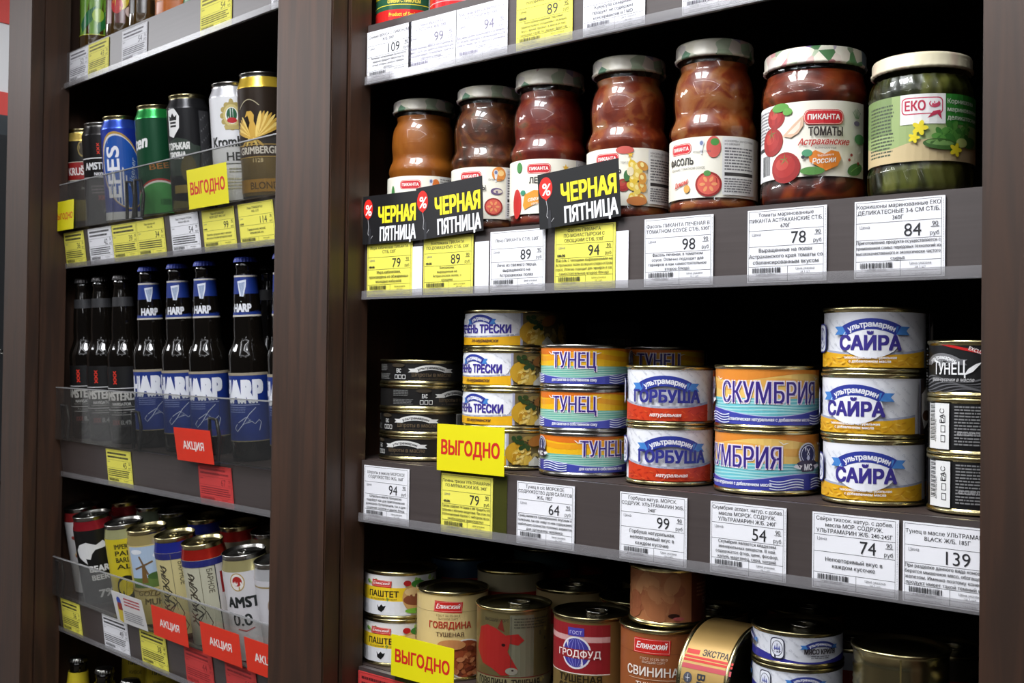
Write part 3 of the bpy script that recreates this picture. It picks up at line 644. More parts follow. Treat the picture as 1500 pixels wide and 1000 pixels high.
C_LE = noisy('lecho_sauce', [(0.330, (84, 16, 9)), (0.528, (105, 28, 15)), (0.618, (123, 50, 22)), (0.690, (84, 56, 21))], 40, rough=.4, bump=.1)
C_BE = noisy('bean_tomato', [(0.330, (98, 28, 9)), (0.492, (120, 43, 15)), (0.553, (142, 72, 32)), (0.690, (133, 84, 42))], 46, rough=.4, bump=.25)
C_BK = noisy('baked_beans', [(0.330, (93, 26, 8)), (0.474, (123, 46, 15)), (0.546, (147, 81, 35)), (0.690, (151, 98, 56))], 38, rough=.4, bump=.3)
C_TO = noisy('whole_tomatoes', [(0.330, (28, 9, 5)), (0.467, (67, 18, 9)), (0.528, (114, 39, 15)), (0.600, (133, 58, 23)), (0.690, (84, 42, 16))], 22, rough=.35, bump=.3, detail=2)
C_GH = noisy('gherkins', [(0.330, (19, 21, 6)), (0.474, (48, 50, 16)), (0.528, (82, 85, 33)), (0.600, (101, 101, 47)), (0.690, (60, 63, 22))], 34, rough=.35, bump=.3, detail=2, stretch=(1, 1, .35))
jar('jar of smooth orange squash caviar in the corner beside the pillar', -.877, .0500, PJ, .0325, .1325, .1452, C_OR, LIDM, goods('', 'caviar', -2), R_ - .0008, .0125, 0)
jar('jar of dark brown aubergine stew behind the second black sale card', -.7835, .0500, PJ, .0325, .1325, .1452, C_AU, LIDM, goods('', 'aub', -7), R_ - .0008, .0125, 0)
jar('jar of dark red lecho, the third one from the pillar', -.7061, .0510, PJ, .0330, .1345, .1500, C_LE, LIDM, goods('ЛЕЧО', 'lecho', 2), R_ - .0008, .0125, 0)
jar('jar of orange-red beans with vegetables behind the tilted black sale card', -.6128, .0504, PJ, .0330, .1330, .1475, C_BE, LIDM, goods('ФАСОЛЬ', 'beans', -8), R_ - .0008, .0125, 0)
jar('jar of chunky baked beans whose white information panel faces the aisle', -.5232, .0505, PJ, .0330, .1325, .1470, C_BK, LIDM, goods('ФАСОЛЬ', 'baked', -19), R_ - .0008, .0125, 0)
def tomlab(A):
    A.rect(-66, 0, -37.5, 59, (226, 226, 224)); A.grey(-64, -40, 30, 56, 10, (120, 120, 124)); A.bars(-52, -40, 4, 20, (40, 40, 44)); A.rect(-62, 24, -39, 27, (60, 60, 60))
    tomato(A, -34, 49, 9.5); tomato(A, -38, 30, 12); tomato(A, -24, 8, 13); A.ell(-29, 56, 8, 3.4, (90, 150, 60)); A.ell(-22, 52, 4, 3, (100, 160, 70))
    A.poly([(-26, 33), (-16, 42), (-9, 48), (-9, 40), (-13, 34), (-19, 31)], (214, 178, 150)); A.poly([(-22, 34), (-15, 40), (-11, 44), (-12, 38), (-16, 34)], (236, 214, 196))
    logo(A, 6.5, 46, 29, 10); A.text('ТОМАТЫ', 8, 31.5, 6.6, (60, 50, 46), w=26, bold=.035)
    A.text('Астраханские', 7, 24.5, 5, (186, 40, 36), w=40, sh=.35, bold=.02); A.text('МАРИНОВАННЫЕ', 8, 21, 1.6, (80, 70, 60), w=16)
    A.poly([(8, 4), (-4, 11), (-5, 17), (0, 20), (7, 17), (12, 20), (18, 19), (20, 14), (17, 8)], (222, 128, 40)); A.text('России', 7, 10, 4.6, (250, 244, 236), w=18, sh=.25, rot=6, bold=.02); A.text('Выращены в', 8, 15.5, 1.8, (250, 244, 236), w=12, rot=6)
    A.ell(-6, 18, 4, 2.8, (80, 150, 110)); A.ell(-9, 15, 1.4, 1.4, (50, 50, 60)); A.ell(38, 30, 6, 4, (90, 150, 90)); A.ell(33, 6, 8, 4.6, (70, 120, 60), rot=20); A.line([(26, 2), (33, 7), (40, 10)], .4, (150, 190, 110))
    for x, y in ((29, 17), (36, 11), (27, 13)): A.ell(x, y, 1.2, 1.2, (150, 60, 50))
    for k in range(7): A.line([(30 + k * 1.4, 54 - abs(k - 3)), (33 + k * .5, 46)], .5, (110, 150, 100))
    A.ell(-2, 4, 9, 3.2, (86, 140, 66)); A.ell(34, 42, 3, 2, (120, 110, 130))
def ringtext(t):
    m = MB()
    for z in (.088, .0925, .097):
        m.lathe([(.0410, z), (.0414, z + .0006), (.0410, z + .0012)], 60, 0)
    link('moulded_ring', m.mesh('moulded_ring', [GLASS]), t)
RT = .0427
PT = [(RT - .004, 0), (RT - .0012, .003), (RT - .0002, .007), (RT, .012), (RT - .0002, .018), (RT - .0010, .0205), (RT - .0010, .0815), (RT - .0001, .084), (RT, .090), (RT - .0006, .097), (RT - .0030, .103), (RT - .0052, .107), (RT - .0060, .109), (RT - .0052, .111), (RT - .006, .113), (RT - .006, .117)]
jar('wide jar of whole tomatoes with a red and cream label', -.4316, .0547, PT, .0402, .1105, .1245, C_TO, LIDM, tomlab, RT - .0010, .0215, 1, lh=59, a0=-100, a1=62, side=ringtext)
def gherlab(A):
    gr = (52, 140, 50)
    A.rect(-60, 0, 61, 49, (150, 170, 110)); A.band(-60, 61, lambda x: 0, lambda x: 13 + 3 * math.sin(x * .09 + 1), (198, 178, 134)); A.rect(-60, 22, -22, 49, (118, 140, 86)); A.grey(-46, -20, 5, 44, 15, (70, 80, 60))
    A.rect(17, 27, 61, 49, gr); A.lines(['Корнишоны', 'маринованные', 'деликатесные'], 18.5, 42, 3.4, (226, 236, 216), gap=1.75, bold=.02, al='l')
    A.rect(-15, 27, 17, 49, (234, 234, 230)); A.rrect(-14, 34, 15, 46.5, 3.2, (190, 50, 80)); A.rrect(-13.2, 34.8, 14.2, 45.7, 2.6, (238, 236, 234)); A.text('ЕКО', -4.5, 37, 7, (186, 40, 70), w=14, bold=.03)
    A.ell(9, 42, 3, 2.6, (238, 236, 234)); A.ell(9, 41.5, 4, 2.8, (196, 70, 96)); A.ell(9, 43.5, 2.6, 2, (240, 236, 234)); A.poly([(8, 36), (4, 31), (11, 34), (14, 30), (13, 37)], (190, 50, 80))
    for x, y, r in ((14, 18, 7), (22, 22, 8), (30, 18, 7), (24, 13, 7), (34, 24, 5)):
        for k in range(6): a = k * 1.05; A.ell(x + r * .5 * math.cos(a), y + r * .5 * math.sin(a), r * .52, r * .3, ((60, 120, 46), (86, 146, 60))[k % 2], rot=math.degrees(a))
    A.ell(14, 12, 13, 4, (58, 96, 40), rot=-4); A.ell(13, 13, 10, 2, (110, 150, 80), rot=-4); A.ell(38, 14, 8, 4, (62, 104, 46), rot=10); A.ell(30, 13.5, 5, 3.4, (190, 204, 120))
    for x, y, r in ((-1, 24, 5), (-5, 17, 3.6), (24.5, 8, 4.6)):
        for k in range(5): a = k * 1.256; A.ell(x + r * .55 * math.cos(a), y + r * .55 * math.sin(a), r * .6, r * .34, (232, 212, 40), rot=math.degrees(a))
RG = .0388
PG = [(RG - .004, 0), (RG - .0015, .003), (RG - .0005, .008), (RG - .0003, .020), (RG - .001, .0235), (RG - .001, .0735), (RG - .0004, .077), (RG - .0012, .083), (RG - .004, .089), (RG - .007, .0925), (RG - .0078, .0945), (RG - .007, .097), (RG - .0075, .100)]
def swirl(a, z):
    if z < .004 or .0225 < z < .0745 or z > .090: return 0
    return .0007 * max(0, math.sin(a * 26 + z * 220))
def fine(P):
    out = []
    for (r0, z0), (r1, z1) in zip(P, P[1:]):
        n = max(1, int((z1 - z0) / .002)) if not (.023 < z0 < .07) else 1
        for i in range(n): out.append((r0 + (r1 - r0) * i / n, z0 + (z1 - z0) * i / n))
    return out + [P[-1]]
jar('jar of green gherkins with a cream lid next to the end post', -.3419, .0509, fine(PG), .0362, .0935, .1055, C_GH, LIDP, gherlab, RG - .001, .0245, 0, seg=156, ripple=swirl, lh=49, a0=-90, a1=90, lcol=(150, 170, 110))

# ================================================================== TINS
def tin_mesh(r, h, m, lab=None, bead=.0022, seg=64, ribs=()):
    b = MB(); p = [(.0001, .0016), (r - .004, .0016), (r - .0022, .0004), (r - .0004, 0), (r + .0004, .0006), (r + .0004, .0024), (r - .0006, .0034), (r - .0010, .0042)]
    p += [(r - .0010 + d, z) for z, d in ribs]
    p += [(r - .0010, h - .0042), (r - .0006, h - .0034), (r + .0004, h - .0024), (r + .0004, h - .0006), (r - .0004, h), (r - .0014, h - .0002), (r - .0020, h - .0030), (r - .0030, h - .0036), (r - .0070, h - .0034), (r - .0085, h - .0028), (r - .0100, h - .0034), (.0001, h - .0034)]
    b.lathe(p, seg); return b.mesh('can_body', [m])
def ring_pull(t, r, h, m):
    b = MB(); z = h - .0022; n = 20
    b.tube([(r * .28 * math.cos(2 * math.pi * k / n), -r * .22 + r * .26 * math.sin(2 * math.pi * k / n), z) for k in range(n + 1)], .0009)
    b.box(-.0035, .0035, -r * .62, -r * .42, h - .0032, h - .0014, 0, .0004)
    return link('ring_pull', b.mesh('ring_pull', [m]), t, (0, 0, 0), math.radians(150))
_tins = {}
def tin(label, w, s, c, z, r, h, key, art, deg=0, m=GOLD, m0=3.6, m1=3.6, cover=(-180, 180), lcol=(235, 235, 235), pull=False, group=None, rough=.35, metal=0, ribs=(), prt=True):
    """one tin: body, label sleeve with its print, ring pull; alike tins share mesh data"""
    t = thing('food_tin', label, 'tin', at(w, s, c, z), turned(w, s, c, deg), group)
    if key not in _tins:
        b = tin_mesh(r, h, m, ribs=ribs); l = MB(); rl = r - .0008; z0 = m0 / 1000
        sleeve(l, rl, z0, h - m1 / 1000, cover[0], cover[1], seg=56); A = Art(); A.rr = rl * 1000; A.hh = h * 1000 - m0 - m1; A.y0 = 0; A.y1 = A.hh
        art(A); _tins[key] = (b, l.mesh('printed_label', [mat(lcol, rough, metal) if not isinstance(lcol, bpy.types.Material) else lcol]), A.build('print', rl * 1000 + .05, rough=rough, metal=metal), z0)
    b, l, p, z0 = _tins[key]
    link('can_body', b, t); lo = link('printed_label', l, t); link('print', p, lo, (0, 0, z0))
    if pull: ring_pull(t, r, h, TIN)
    return t
BL = (50, 52, 140); NAVY = (40, 44, 128)
def ribbon(A, x, y, w, h, bg=(48, 60, 150), fg=(240, 240, 246), t='ультрамарин', tail=(70, 130, 200), R=None, tails=True):
    R = R or w * .95; a = w / 2 / R
    if tails:
        for sg in (-1, 1):
            X = x + sg * (w / 2 - .5); yy = y - R * (1 - math.cos(a)) + h * .1
            A.poly([(X, yy), (X + sg * w * .30, yy - h * .05), (X + sg * w * .22, yy + h * .45), (X + sg * w * .30, yy + h * .9), (X, yy + h * .95)], tail)
    v = []; f = []
    for i in range(13):
        q = -a + 2 * a * i / 12
        v += [(x + R * math.sin(q), y - R + R * math.cos(q)), (x + (R + h * 1.25) * math.sin(q), y - R + (R + h * 1.25) * math.cos(q))]
    for i in range(12): f.append((2 * i, 2 * i + 2, 2 * i + 3, 2 * i + 1))
    A.raw(v, f, bg); A.text(t, x, y + h * .30, h * .62, fg, w=w * .9, arc=R, bold=.045)
def deluxe(A, x0, x1, y0, y1):
    rnd = random.Random(3)
    x = x0
    while x < x1:
        y = y0 + rnd.random() * 3
        while y < y1: A.text('De luxe', x + rnd.uniform(-1, 1), y, 1.9, (196, 198, 206), sh=.4, rot=-38); y += 8.5
        x += 8
    return A
def house(A, x, y, s=1.0, c=NAVY):
    A.rrect(x - 6.5 * s, y - 9 * s, x + 6.5 * s, y + 9 * s, 4 * s, c); A.rrect(x - 5.6 * s, y - 8.1 * s, x + 5.6 * s, y + 8.1 * s, 3.4 * s, (232, 234, 240))
    A.ell(x, y, 5 * s, 6.6 * s, c); A.ell(x, y, 4.4 * s, 6 * s, (226, 228, 238)); A.poly([(x - 3.5 * s, y - 2 * s), (x + 3.5 * s, y - 2 * s), (x + 2.6 * s, y - 3.6 * s), (x - 2.6 * s, y - 3.6 * s)], c)
    for dx in (-2, 0, 2): A.rect(x + dx * s - .3, y - 2 * s, x + dx * s + .3, y + 4 * s - abs(dx), c); A.poly([(x + dx * s - 1, y - 1 * s), (x + dx * s + 1, y - 1 * s), (x + dx * s, y + 2.6 * s)], (80, 90, 160))
def gorb(A):
    A.n = 0
    for o in (0, 112):
        deluxe(A, o - 45, o + 56, 14, 42)
        A.band(o - 45, o + 40, lambda x: 10.5 + .0026 * (x - o) ** 2, lambda x: 12.6 + .0026 * (x - o) ** 2, (182, 186, 202)); A.band(o - 45, o + 40, lambda x: 0, lambda x: 10.5 + .0026 * (x - o) ** 2, (206, 62, 30))
        for k in range(34): A.ell(o - 43 + (k * 37) % 82, 1.5 + (k * 17) % 8, 2.2, .5, ((222, 88, 44), (186, 46, 26))[k % 2], n=8, rot=(k * 47) % 90 - 45)
        for k in range(6): A.text('DE LUXE', o - 36 + k * 14, 10.9 + .0026 * (-36 + k * 14) ** 2, 1.1, (90, 96, 140), w=8)
        A.text('натуральная', o, 3.6, 3.2, (250, 244, 238), w=26, sh=.25, bold=.03)
        ribbon(A, o - 1, 29.5, 38, 7.2); A.text('ГОРБУША', o, 15.8, 10.2, BL, w=58, bold=.05)
        house(A, o - 53, 25, 1.3)
    A.rect(41, 0, 60, 44, (196, 120, 70)); A.rect(41, 0, 41.8, 44, (120, 124, 160))
    for k in range(10): A.ell(50, 3 + k * 4.2, 9, 1.6, ((222, 150, 96), (206, 96, 54))[k % 2], rot=12)
def wavy(A, o, sgn, c=(232, 236, 246)):
    for k in range(4): A.line([(o + sgn * x, 2 + k * 2.1 + 1.1 * math.sin(x * .22)) for x in range(0, 30, 2)], .75, c)
def emblem(A, x, y, s=1.0):
    for k in range(24): a = k * .2618; A.ell(x + 8.6 * s * math.cos(a), y + 8.6 * s * math.sin(a), 1.2 * s, .8 * s, (214, 216, 226), n=8, rot=math.degrees(a) + 90)
    A.ell(x, y, 8.2 * s, 8.2 * s, (38, 40, 82)); A.ell(x, y, 7.2 * s, 7.2 * s, (222, 224, 236)); A.ell(x, y, 6.6 * s, 6.6 * s, (36, 38, 84))
    A.line([(x - 1.6 * s, y + 4.6 * s), (x + 1.3 * s, y), (x - 1.6 * s, y - 3.4 * s)], .6 * s, (230, 230, 240)); A.line([(x + 1.6 * s, y + 4.6 * s), (x - 1.3 * s, y), (x + 1.6 * s, y - 3.4 * s)], .6 * s, (230, 230, 240)); A.ell(x, y - 3 * s, 1.5 * s, 2 * s, (200, 204, 226))
    A.poly([(x - 11 * s, y - 7 * s), (x - 7 * s, y - 5 * s), (x + 7 * s, y - 5 * s), (x + 11 * s, y - 7 * s), (x + 6 * s, y - 14 * s), (x - 6 * s, y - 14 * s)], (58, 50, 74))
    for sg in (-1, 1): A.poly([(x + sg * 6 * s, y - 9 * s), (x + sg * 12 * s, y - 8 * s), (x + sg * 14 * s, y - 10 * s), (x + sg * 8 * s, y - 12 * s)], (236, 234, 236))
    A.text('МС', x, y - 12.6 * s, 4.6 * s, (244, 242, 244), w=8 * s, bold=.05)
def gull(A, x, y, s=1.0): A.poly([(x - 5 * s, y + 1.5 * s), (x - 2 * s, y + .6 * s), (x, y - 1.4 * s), (x + 3 * s, y - .5 * s), (x + 6.5 * s, y - .2 * s), (x + 2 * s, y - 1.8 * s), (x, y - 2.4 * s), (x - 2 * s, y - .6 * s)], (248, 246, 240))
def seafish(word, sub, ww, wh, wy, tone, ey, es):
    def f(A):
        H = A.hh; C = 2 * math.pi * A.rr; og, ye, te, sea = tone
        A.rect(-C / 2, 0, C / 2, H, ye)
        A.band(-C / 2, C / 2, lambda x: H * (.86 + .07 * math.sin(x * .05)), lambda x: H, og, 60); A.band(-C / 2, C / 2, lambda x: H * (.66 + .05 * math.sin(x * .07 + 1)), lambda x: H * (.80 + .05 * math.sin(x * .07 + 1)), tuple(int((a * 1.5 + b) / 2.5) for a, b in zip(ye, og)), 60)
        A.rect(-C / 2, 0, C / 2, H * .48, te)
        for k in range(5): A.band(-C / 2, C / 2, lambda x, k=k: H * (.2 + k * .055 + .01 * math.sin(x * .1 + k)), lambda x, k=k: H * (.225 + k * .055 + .012 * math.sin(x * .1 + k)), sea, 60)
        A.band(-C / 2, C / 2, lambda x: 0, lambda x: H * (.22 + .07 * math.cos(x / A.rr * 2 + math.pi)), (66, 72, 168), 60)
        A.band(-C / 2, C / 2, lambda x: H * (.22 + .07 * math.cos(x / A.rr * 2 + math.pi)), lambda x: H * (.235 + .07 * math.cos(x / A.rr * 2 + math.pi)), (190, 196, 226), 60)
        for o in (0, C / 2):
            if o: o = -C / 2
            for q in ((o,) if o == 0 else (o, -o)):
                A.text(word, q + .7, wy - .7, wh, (74, 40, 70), w=ww, bold=.03); A.text(word, q, wy, wh, (236, 226, 236), w=ww + 1, bold=.065); A.text(word, q, wy, wh, (60, 42, 132), w=ww, bold=.018)
                # slab serifs under the capitals
                A.text(sub, q, H * .07, 2.7, (238, 240, 250), w=min(ww * 1.05, C * .27), bold=.04)
                gull(A, q - ww * .56, H * .84, .75); gull(A, q + ww * .52, H * .86, .75)
        for e in (-C / 4, C / 4):
            wavy(A, e + 4, 1); wavy(A, e - 4, -1); emblem(A, e, ey, es)
    return f
def cover_photo(A, x0, x1, h, cs, n, seed, s=3):
    rnd = random.Random(seed)
    for k in range(n): A.ell(rnd.uniform(x0 + s, x1 - s), rnd.uniform(s * .6, h - s * .6), rnd.uniform(.5, 1) * s, rnd.uniform(.25, .6) * s, cs[k % len(cs)], n=10, rot=rnd.uniform(0, 180))
def saira(A):
    C = 2 * math.pi * A.rr; H = A.hh
    for o in (0, C / 2 - 2):
        deluxe(A, o - 50, o + 46, 13, 40)
        A.band(o - 50, o + 48, lambda x: 9.2 + .0016 * (x - o) ** 2, lambda x: 10.8 + .0016 * (x - o) ** 2, (160, 166, 186)); A.band(o - 50, o + 48, lambda x: 0, lambda x: 9.2 + .0016 * (x - o) ** 2, (222, 168, 34))
        for k in range(36): A.ell(o - 46 + (k * 37) % 88, 1.2 + (k * 17) % 8, 2.4, .6, ((236, 192, 70), (206, 146, 26))[k % 2], n=8, rot=(k * 47) % 90 - 45)
        A.ell(o, 20, 21, 13, (238, 239, 243)); ribbon(A, o + 1, 28.5, 36, 6.6); A.text('САЙРА', o, 13.2, 10.4, (60, 50, 136), w=44, bold=.05)
        A.lines(['тихоокеанская натуральная', 'с добавлением масла'], o, 6.4, 2.0, (246, 246, 250), gap=1.4, mx=38, bold=.03)
        if o == 0: house(A, -46, 22, 1.25)
    A.rect(48.5, 0, 72, H, (52, 40, 38)); A.rect(48.5, 0, 49.3, H, (150, 150, 170)); cover_photo(A, 49.5, 72, H, [(36, 30, 30), (120, 84, 60), (30, 50, 30), (196, 180, 160), (90, 66, 50)], 26, 5, 5)
    A.poly([(50, 30), (57, 36), (62, 26), (60, 10), (53, 4), (50, 14)], (232, 226, 218)); A.ell(56, 14, 5, 4, (110, 70, 44))
def liver(A):
    H = A.hh; R = A.rr
    A.rect(-30, 0, 44, H, (226, 228, 232)); deluxe(A, -38, 44, 12, 30); A.ell(0, 16, 42, 15, (240, 241, 245))
    A.band(-60, 43, lambda x: 7.0 + .0010 * (x + 4) ** 2, lambda x: 8.8 + .0011 * (x + 4) ** 2, (178, 182, 198)); A.band(-60, 43, lambda x: 0, lambda x: 7.0 + .0010 * (x + 4) ** 2, (234, 176, 26))
    for k in range(6): A.text('DE LUXE', -36 + k * 14, 7.3 + .0010 * (-32 + k * 14) ** 2, 1.0, (90, 96, 140), w=8)
    ribbon(A, 1, 22.6, 24, 5.4); A.text('ПЕЧЕНЬ ТРЕСКИ', 0, 11.6, 7.8, (62, 50, 146), w=68, bold=.045); A.text('по-мурмански', 6, 2.6, 3.4, (88, 60, 50), w=32, sh=.3, bold=.02)
    A.rect(43, 0, 45.2, H, (168, 170, 196)); A.rect(45.2, 0, 130, H, (112, 98, 62)); P = A
    cover_photo(P, 46, 128, H, [(150, 128, 70), (96, 84, 48), (176, 156, 96), (70, 60, 40)], 40, 9, 6)
    for o in (0, 42):
        P.ell(54 + o, 12, 12, 11, (196, 152, 40)); P.ell(58 + o, 8, 10, 7, (212, 176, 70), rot=-25); cover_photo(P, 47 + o, 68 + o, 20, [(222, 188, 84), (186, 138, 34), (232, 206, 120)], 26, 4 + o, 3.2)
        P.poly([(64 + o, 3), (70 + o, 9), (78 + o, 2), (76 + o, 0), (64 + o, 0)], (206, 204, 190)); 
        for x, y in ((50, 26), (53, 23), (57, 22), (55, 27), (60, 19), (57, 17), (63, 17)): P.ell(x + o, y, 2.8, 2.2, (40, 66, 32), n=9, rot=x * 13)
        P.ell(72 + o, 24, 9, 5, (150, 100, 50), rot=20)
def sprats(A):
    H = A.hh; w = (214, 214, 210)
    for o in (0, 150):
        ribbon(A, o, H * .62, 31, 4.0, bg=w, fg=(30, 30, 30), tail=w, R=40); A.text('Шпроты в масле', o + 1, H * .26, 4.2, (108, 92, 70), w=42, bold=.01); A.text('из балтийской кильки', o + 1, H * .1, 1.8, (90, 80, 64), w=36)
    A.rrect(-39, 2, -31, 10, .6, (20, 20, 20)); A.text('ЕАС', -35, H * .46, 4, w, w=5.5, bold=.02)
    for k, x in enumerate((-40, -35.4, -30.8)): A.frame(x, 2.4, x + 3.8, 6.8, .5, w)
    A.ell(-36, H * .85, 8, 2, (60, 52, 40)); A.grey(-70, -46, 2, H * .42, 4, (110, 110, 108)); A.grey(-70, -52, H * .55, H - 2, 4, (110, 110, 108))
    A.rect(46, 2, 60, H - 1, (216, 216, 214)); A.bars(47, 59, 6, H - 2, (20, 20, 20)); A.text('4 751007', 53, 2.6, 2, (20, 20, 20), w=11)
def blacktuna(A):
    H = A.hh; w = (220, 220, 220)
    for k in range(7): A.band(-30, 60, lambda x, k=k: .6 + k * 1.5 + 2.2 * math.sin(x * .12 + k * .55), lambda x, k=k: 1.3 + k * 1.5 + 2.4 * math.sin(x * .12 + k * .6), (96, 96, 98), 40)
    A.poly([(-8, H), (0, H), (44, H * .74), (42, H * .68), (40, H * .70)], (196, 34, 34)); A.text('EXCLUSIVE', 22, H * .815, 2.6, (244, 230, 226), w=15, rot=-20, bold=.03)
    ribbon(A, -6, H * .66, 26, 4.4, bg=(120, 120, 122), fg=(236, 236, 236), tail=(100, 100, 104)); A.text('Black', -3, H * .56, 4, (170, 170, 172), w=12, sh=.3); A.text('ТУНЕЦ', 0, H * .38, 8, (236, 236, 236), w=26, bold=.02, fan=.3)
    A.poly([(12, H * .36), (18, H * .44), (24, H * .64), (20, H * .60), (15, H * .50)], (236, 236, 236)); A.text('филе-кусочки в масле', 2, H * .24, 2.6, (214, 214, 214), w=34, sh=.3)
    rnd = random.Random(5)
    for k in range(26): A.ell(34 + rnd.uniform(-8, 14), H * .5 + rnd.uniform(-9, 12), 1.5, .6, (150, 150, 154), n=8, rot=35)
    A.rect(-84, 1, -64, H - 1, (226, 226, 224)); A.rects([(-83, 7 + i * 1.05, -77, 7 + i * 1.05 + (.7 if i % 3 else .4)) for i in range(28)], (24, 24, 24)); A.text('4607180662965', -75.4, 6, 1.8, (30, 30, 30), rot=90, al='l'); A.text('ЕАС', -68, H - 10, 4, (30, 30, 30), rot=90)
    for k in range(3): A.frame(-71, 6 + k * 7, -67, 11 + k * 7, .5, (60, 60, 60))
    A.grey(-60, -24, 4, H - 2, 13, (130, 130, 130)); A.text('ИЗГОТОВИТЕЛЬ: TROPICAL FOOD', -42, H * .34, 1.8, (200, 200, 200), w=32)
GS = 'tins of the smoked sprats stack'; z = -.1066
SP = (.0462, .0258)
for k, (lab, d, ds) in enumerate((('black sprats tin at the bottom of its stack of four', -25, 0), ('black sprats tin second from the bottom, barcode towards the cod liver', -11, .001), ('black sprats tin third up, small recycling marks facing out', 46, 0), ('black sprats tin on top of its stack of four', 9, .001))):
    tin(lab, 'R', -.8815 + ds, .0590, z + k * .0260, SP[0], SP[1], 'sprats', sprats, d, GOLD, 3.4, 3.0, lcol=(26, 25, 24), group=GS)
for k, (lab, d, ds) in enumerate((('cod liver tin at the bottom, mostly hidden by the yellow card', -57, .001), ('cod liver tin second from the bottom', -50, 0), ('cod liver tin third up, just below the top one', -52, 0), ('cod liver tin on top of its stack of four', -43, .001))):
    tin(lab, 'R', -.7592 + ds, .0628, z + k * .0384, .0500, .0382, 'liver', liver, d, GOLD, 4.0, 3.6, lcol=(226, 228, 232), group='tins of the cod liver stack')
tun = seafish('ТУНЕЦ', 'для салатов в собственном соку', 42, 14, 14.5, ((224, 116, 30), (240, 186, 28), (112, 186, 168), (176, 214, 196)), 24, .82)
for k, (lab, d) in enumerate((('yellow tuna tin at the bottom, its anchor crest turned to the cod liver', 24), ('yellow tuna tin in the middle of its stack of three', -15), ('yellow tuna tin on top of its stack of three', -16))):
    tin(lab, 'R', -.6622, .0549, z + k * .0401, .0424, .0398, 'tuna', tun, d, TIN, 4.0, 2.4, lcol=(240, 186, 28), group='tins of the yellow tuna stack')
for k, lab in enumerate(('dim yellow tuna tin behind the stack, the lowest', 'dim yellow tuna tin behind the stack, halfway up', 'dim yellow tuna tin behind the stack, topmost')):
    tin(lab, 'R', -.640, .150, z + k * .0401, .0424, .0398, 'tuna', tun, -4, TIN, group='tins of the second tuna stack')
for k, (lab, d) in enumerate((('pink salmon tin standing under the other one', 3), ('pink salmon tin resting on top of the other one', -6))):
    tin(lab, 'R', -.5648, .0508, z + k * .0512, .0384, .0508, 'gorb', gorb, d, GOLD, 3.8, 3.6, lcol=(234, 235, 238), group='tins of the pink salmon stack')
sku = seafish('СКУМБРИЯ', 'атлантическая натуральная с добавлением масла', 86, 17, 17.5, ((226, 140, 52), (240, 200, 110), (110, 196, 206), (170, 222, 222)), 29, 1.0)
for k, (lab, d) in enumerate((('mackerel tin standing at the bottom, round anchor crest facing out', -43), ('mackerel tin on top, its long name facing out', 3))):
    tin(lab, 'R', -.4725, .0553, z + k * .0520, .0428, .0516, 'skum', sku, d, GOLD, 3.8, 3.4, lcol=(240, 200, 110), group='tins of the mackerel stack')
for k, (lab, d, ds) in enumerate((('white saury tin at the bottom of its stack of three', -9, 0), ('white saury tin in the middle of its stack of three', -21, -.001), ('white saury tin on top of its stack of three', -5, 0))):
    tin(lab, 'R', -.3777 + ds, .0510, z + k * .0497, .0386, .0494, 'saira', saira, d, GOLD, 3.8, 4.2, lcol=(230, 231, 235), group='tins of the white saury stack')
for k, (lab, d) in enumerate((('black tuna tin at the bottom, barcode facing the saury', 78), ('black tuna tin in the middle, barcode facing the saury', 76), ('black tuna tin on top with a red corner flash', -36))):
    tin(lab, 'R', -.2975, .0480, z + k * .0413, .0345, .0410, 'black', blacktuna, d, GOLD, 3.2, 3.0, lcol=(26, 26, 27), group='tins of the black tuna stack')

# ------------------------------------------------------------------ tinned meat on the lowest visible shelf
zm = -.3215
def egor(A, x, y, w, h, t='Елинский', rot=0):
    A.poly([(x - w / 2, y), (x + w / 2 - 1, y - 1), (x + w / 2, y + h - 1), (x - w / 2 + 1, y + h)], (200, 40, 34)); A.frame(x - w / 2 + 1, y + .6, x + w / 2 - 1.4, y + h - 1.2, .25, (236, 190, 180)); A.text(t, x, y + h * .3, h * .42, (248, 240, 235), w=w * .82, sh=.3, bold=.02)
def pate(A):
    H = A.hh; A.rect(-50, H * .36, 60, H * .70, (236, 200, 40)); cover_photo(A, -34, 60, H, [(120, 170, 70), (160, 196, 90), (86, 140, 50)], 30, 3, 4)
    A.rect(-40, H * .36, 20, H * .70, (236, 200, 40)); A.rect(-50, 0, 22, H * .36, (222, 222, 224)); egor(A, -10, H * .72, 24, 7)
    A.text('ПАШТЕТ', -8, H * .47, 6, (40, 36, 30), w=34, bold=.03); A.text('из куриной печени', -8, H * .39, 2, (80, 70, 40), w=30); A.poly([(-13, 5), (-9, 3), (-6, 6), (-4, 10), (-7, 9), (-9, 11), (-12, 8), (-14, 11)], (24, 24, 24))
    A.ell(28, H * .45, 15, 15, (206, 160, 100)); A.ell(28, H * .6, 13, 5, (228, 196, 140)); A.ell(28, H * .40, 14, 6, (136, 74, 50)); A.ell(18, H * .82, 4, 3, (180, 30, 34)); A.ell(30, H * .8, 8, 4, (60, 130, 50)); A.ell(30, H * .12, 14, 3, (120, 180, 60))
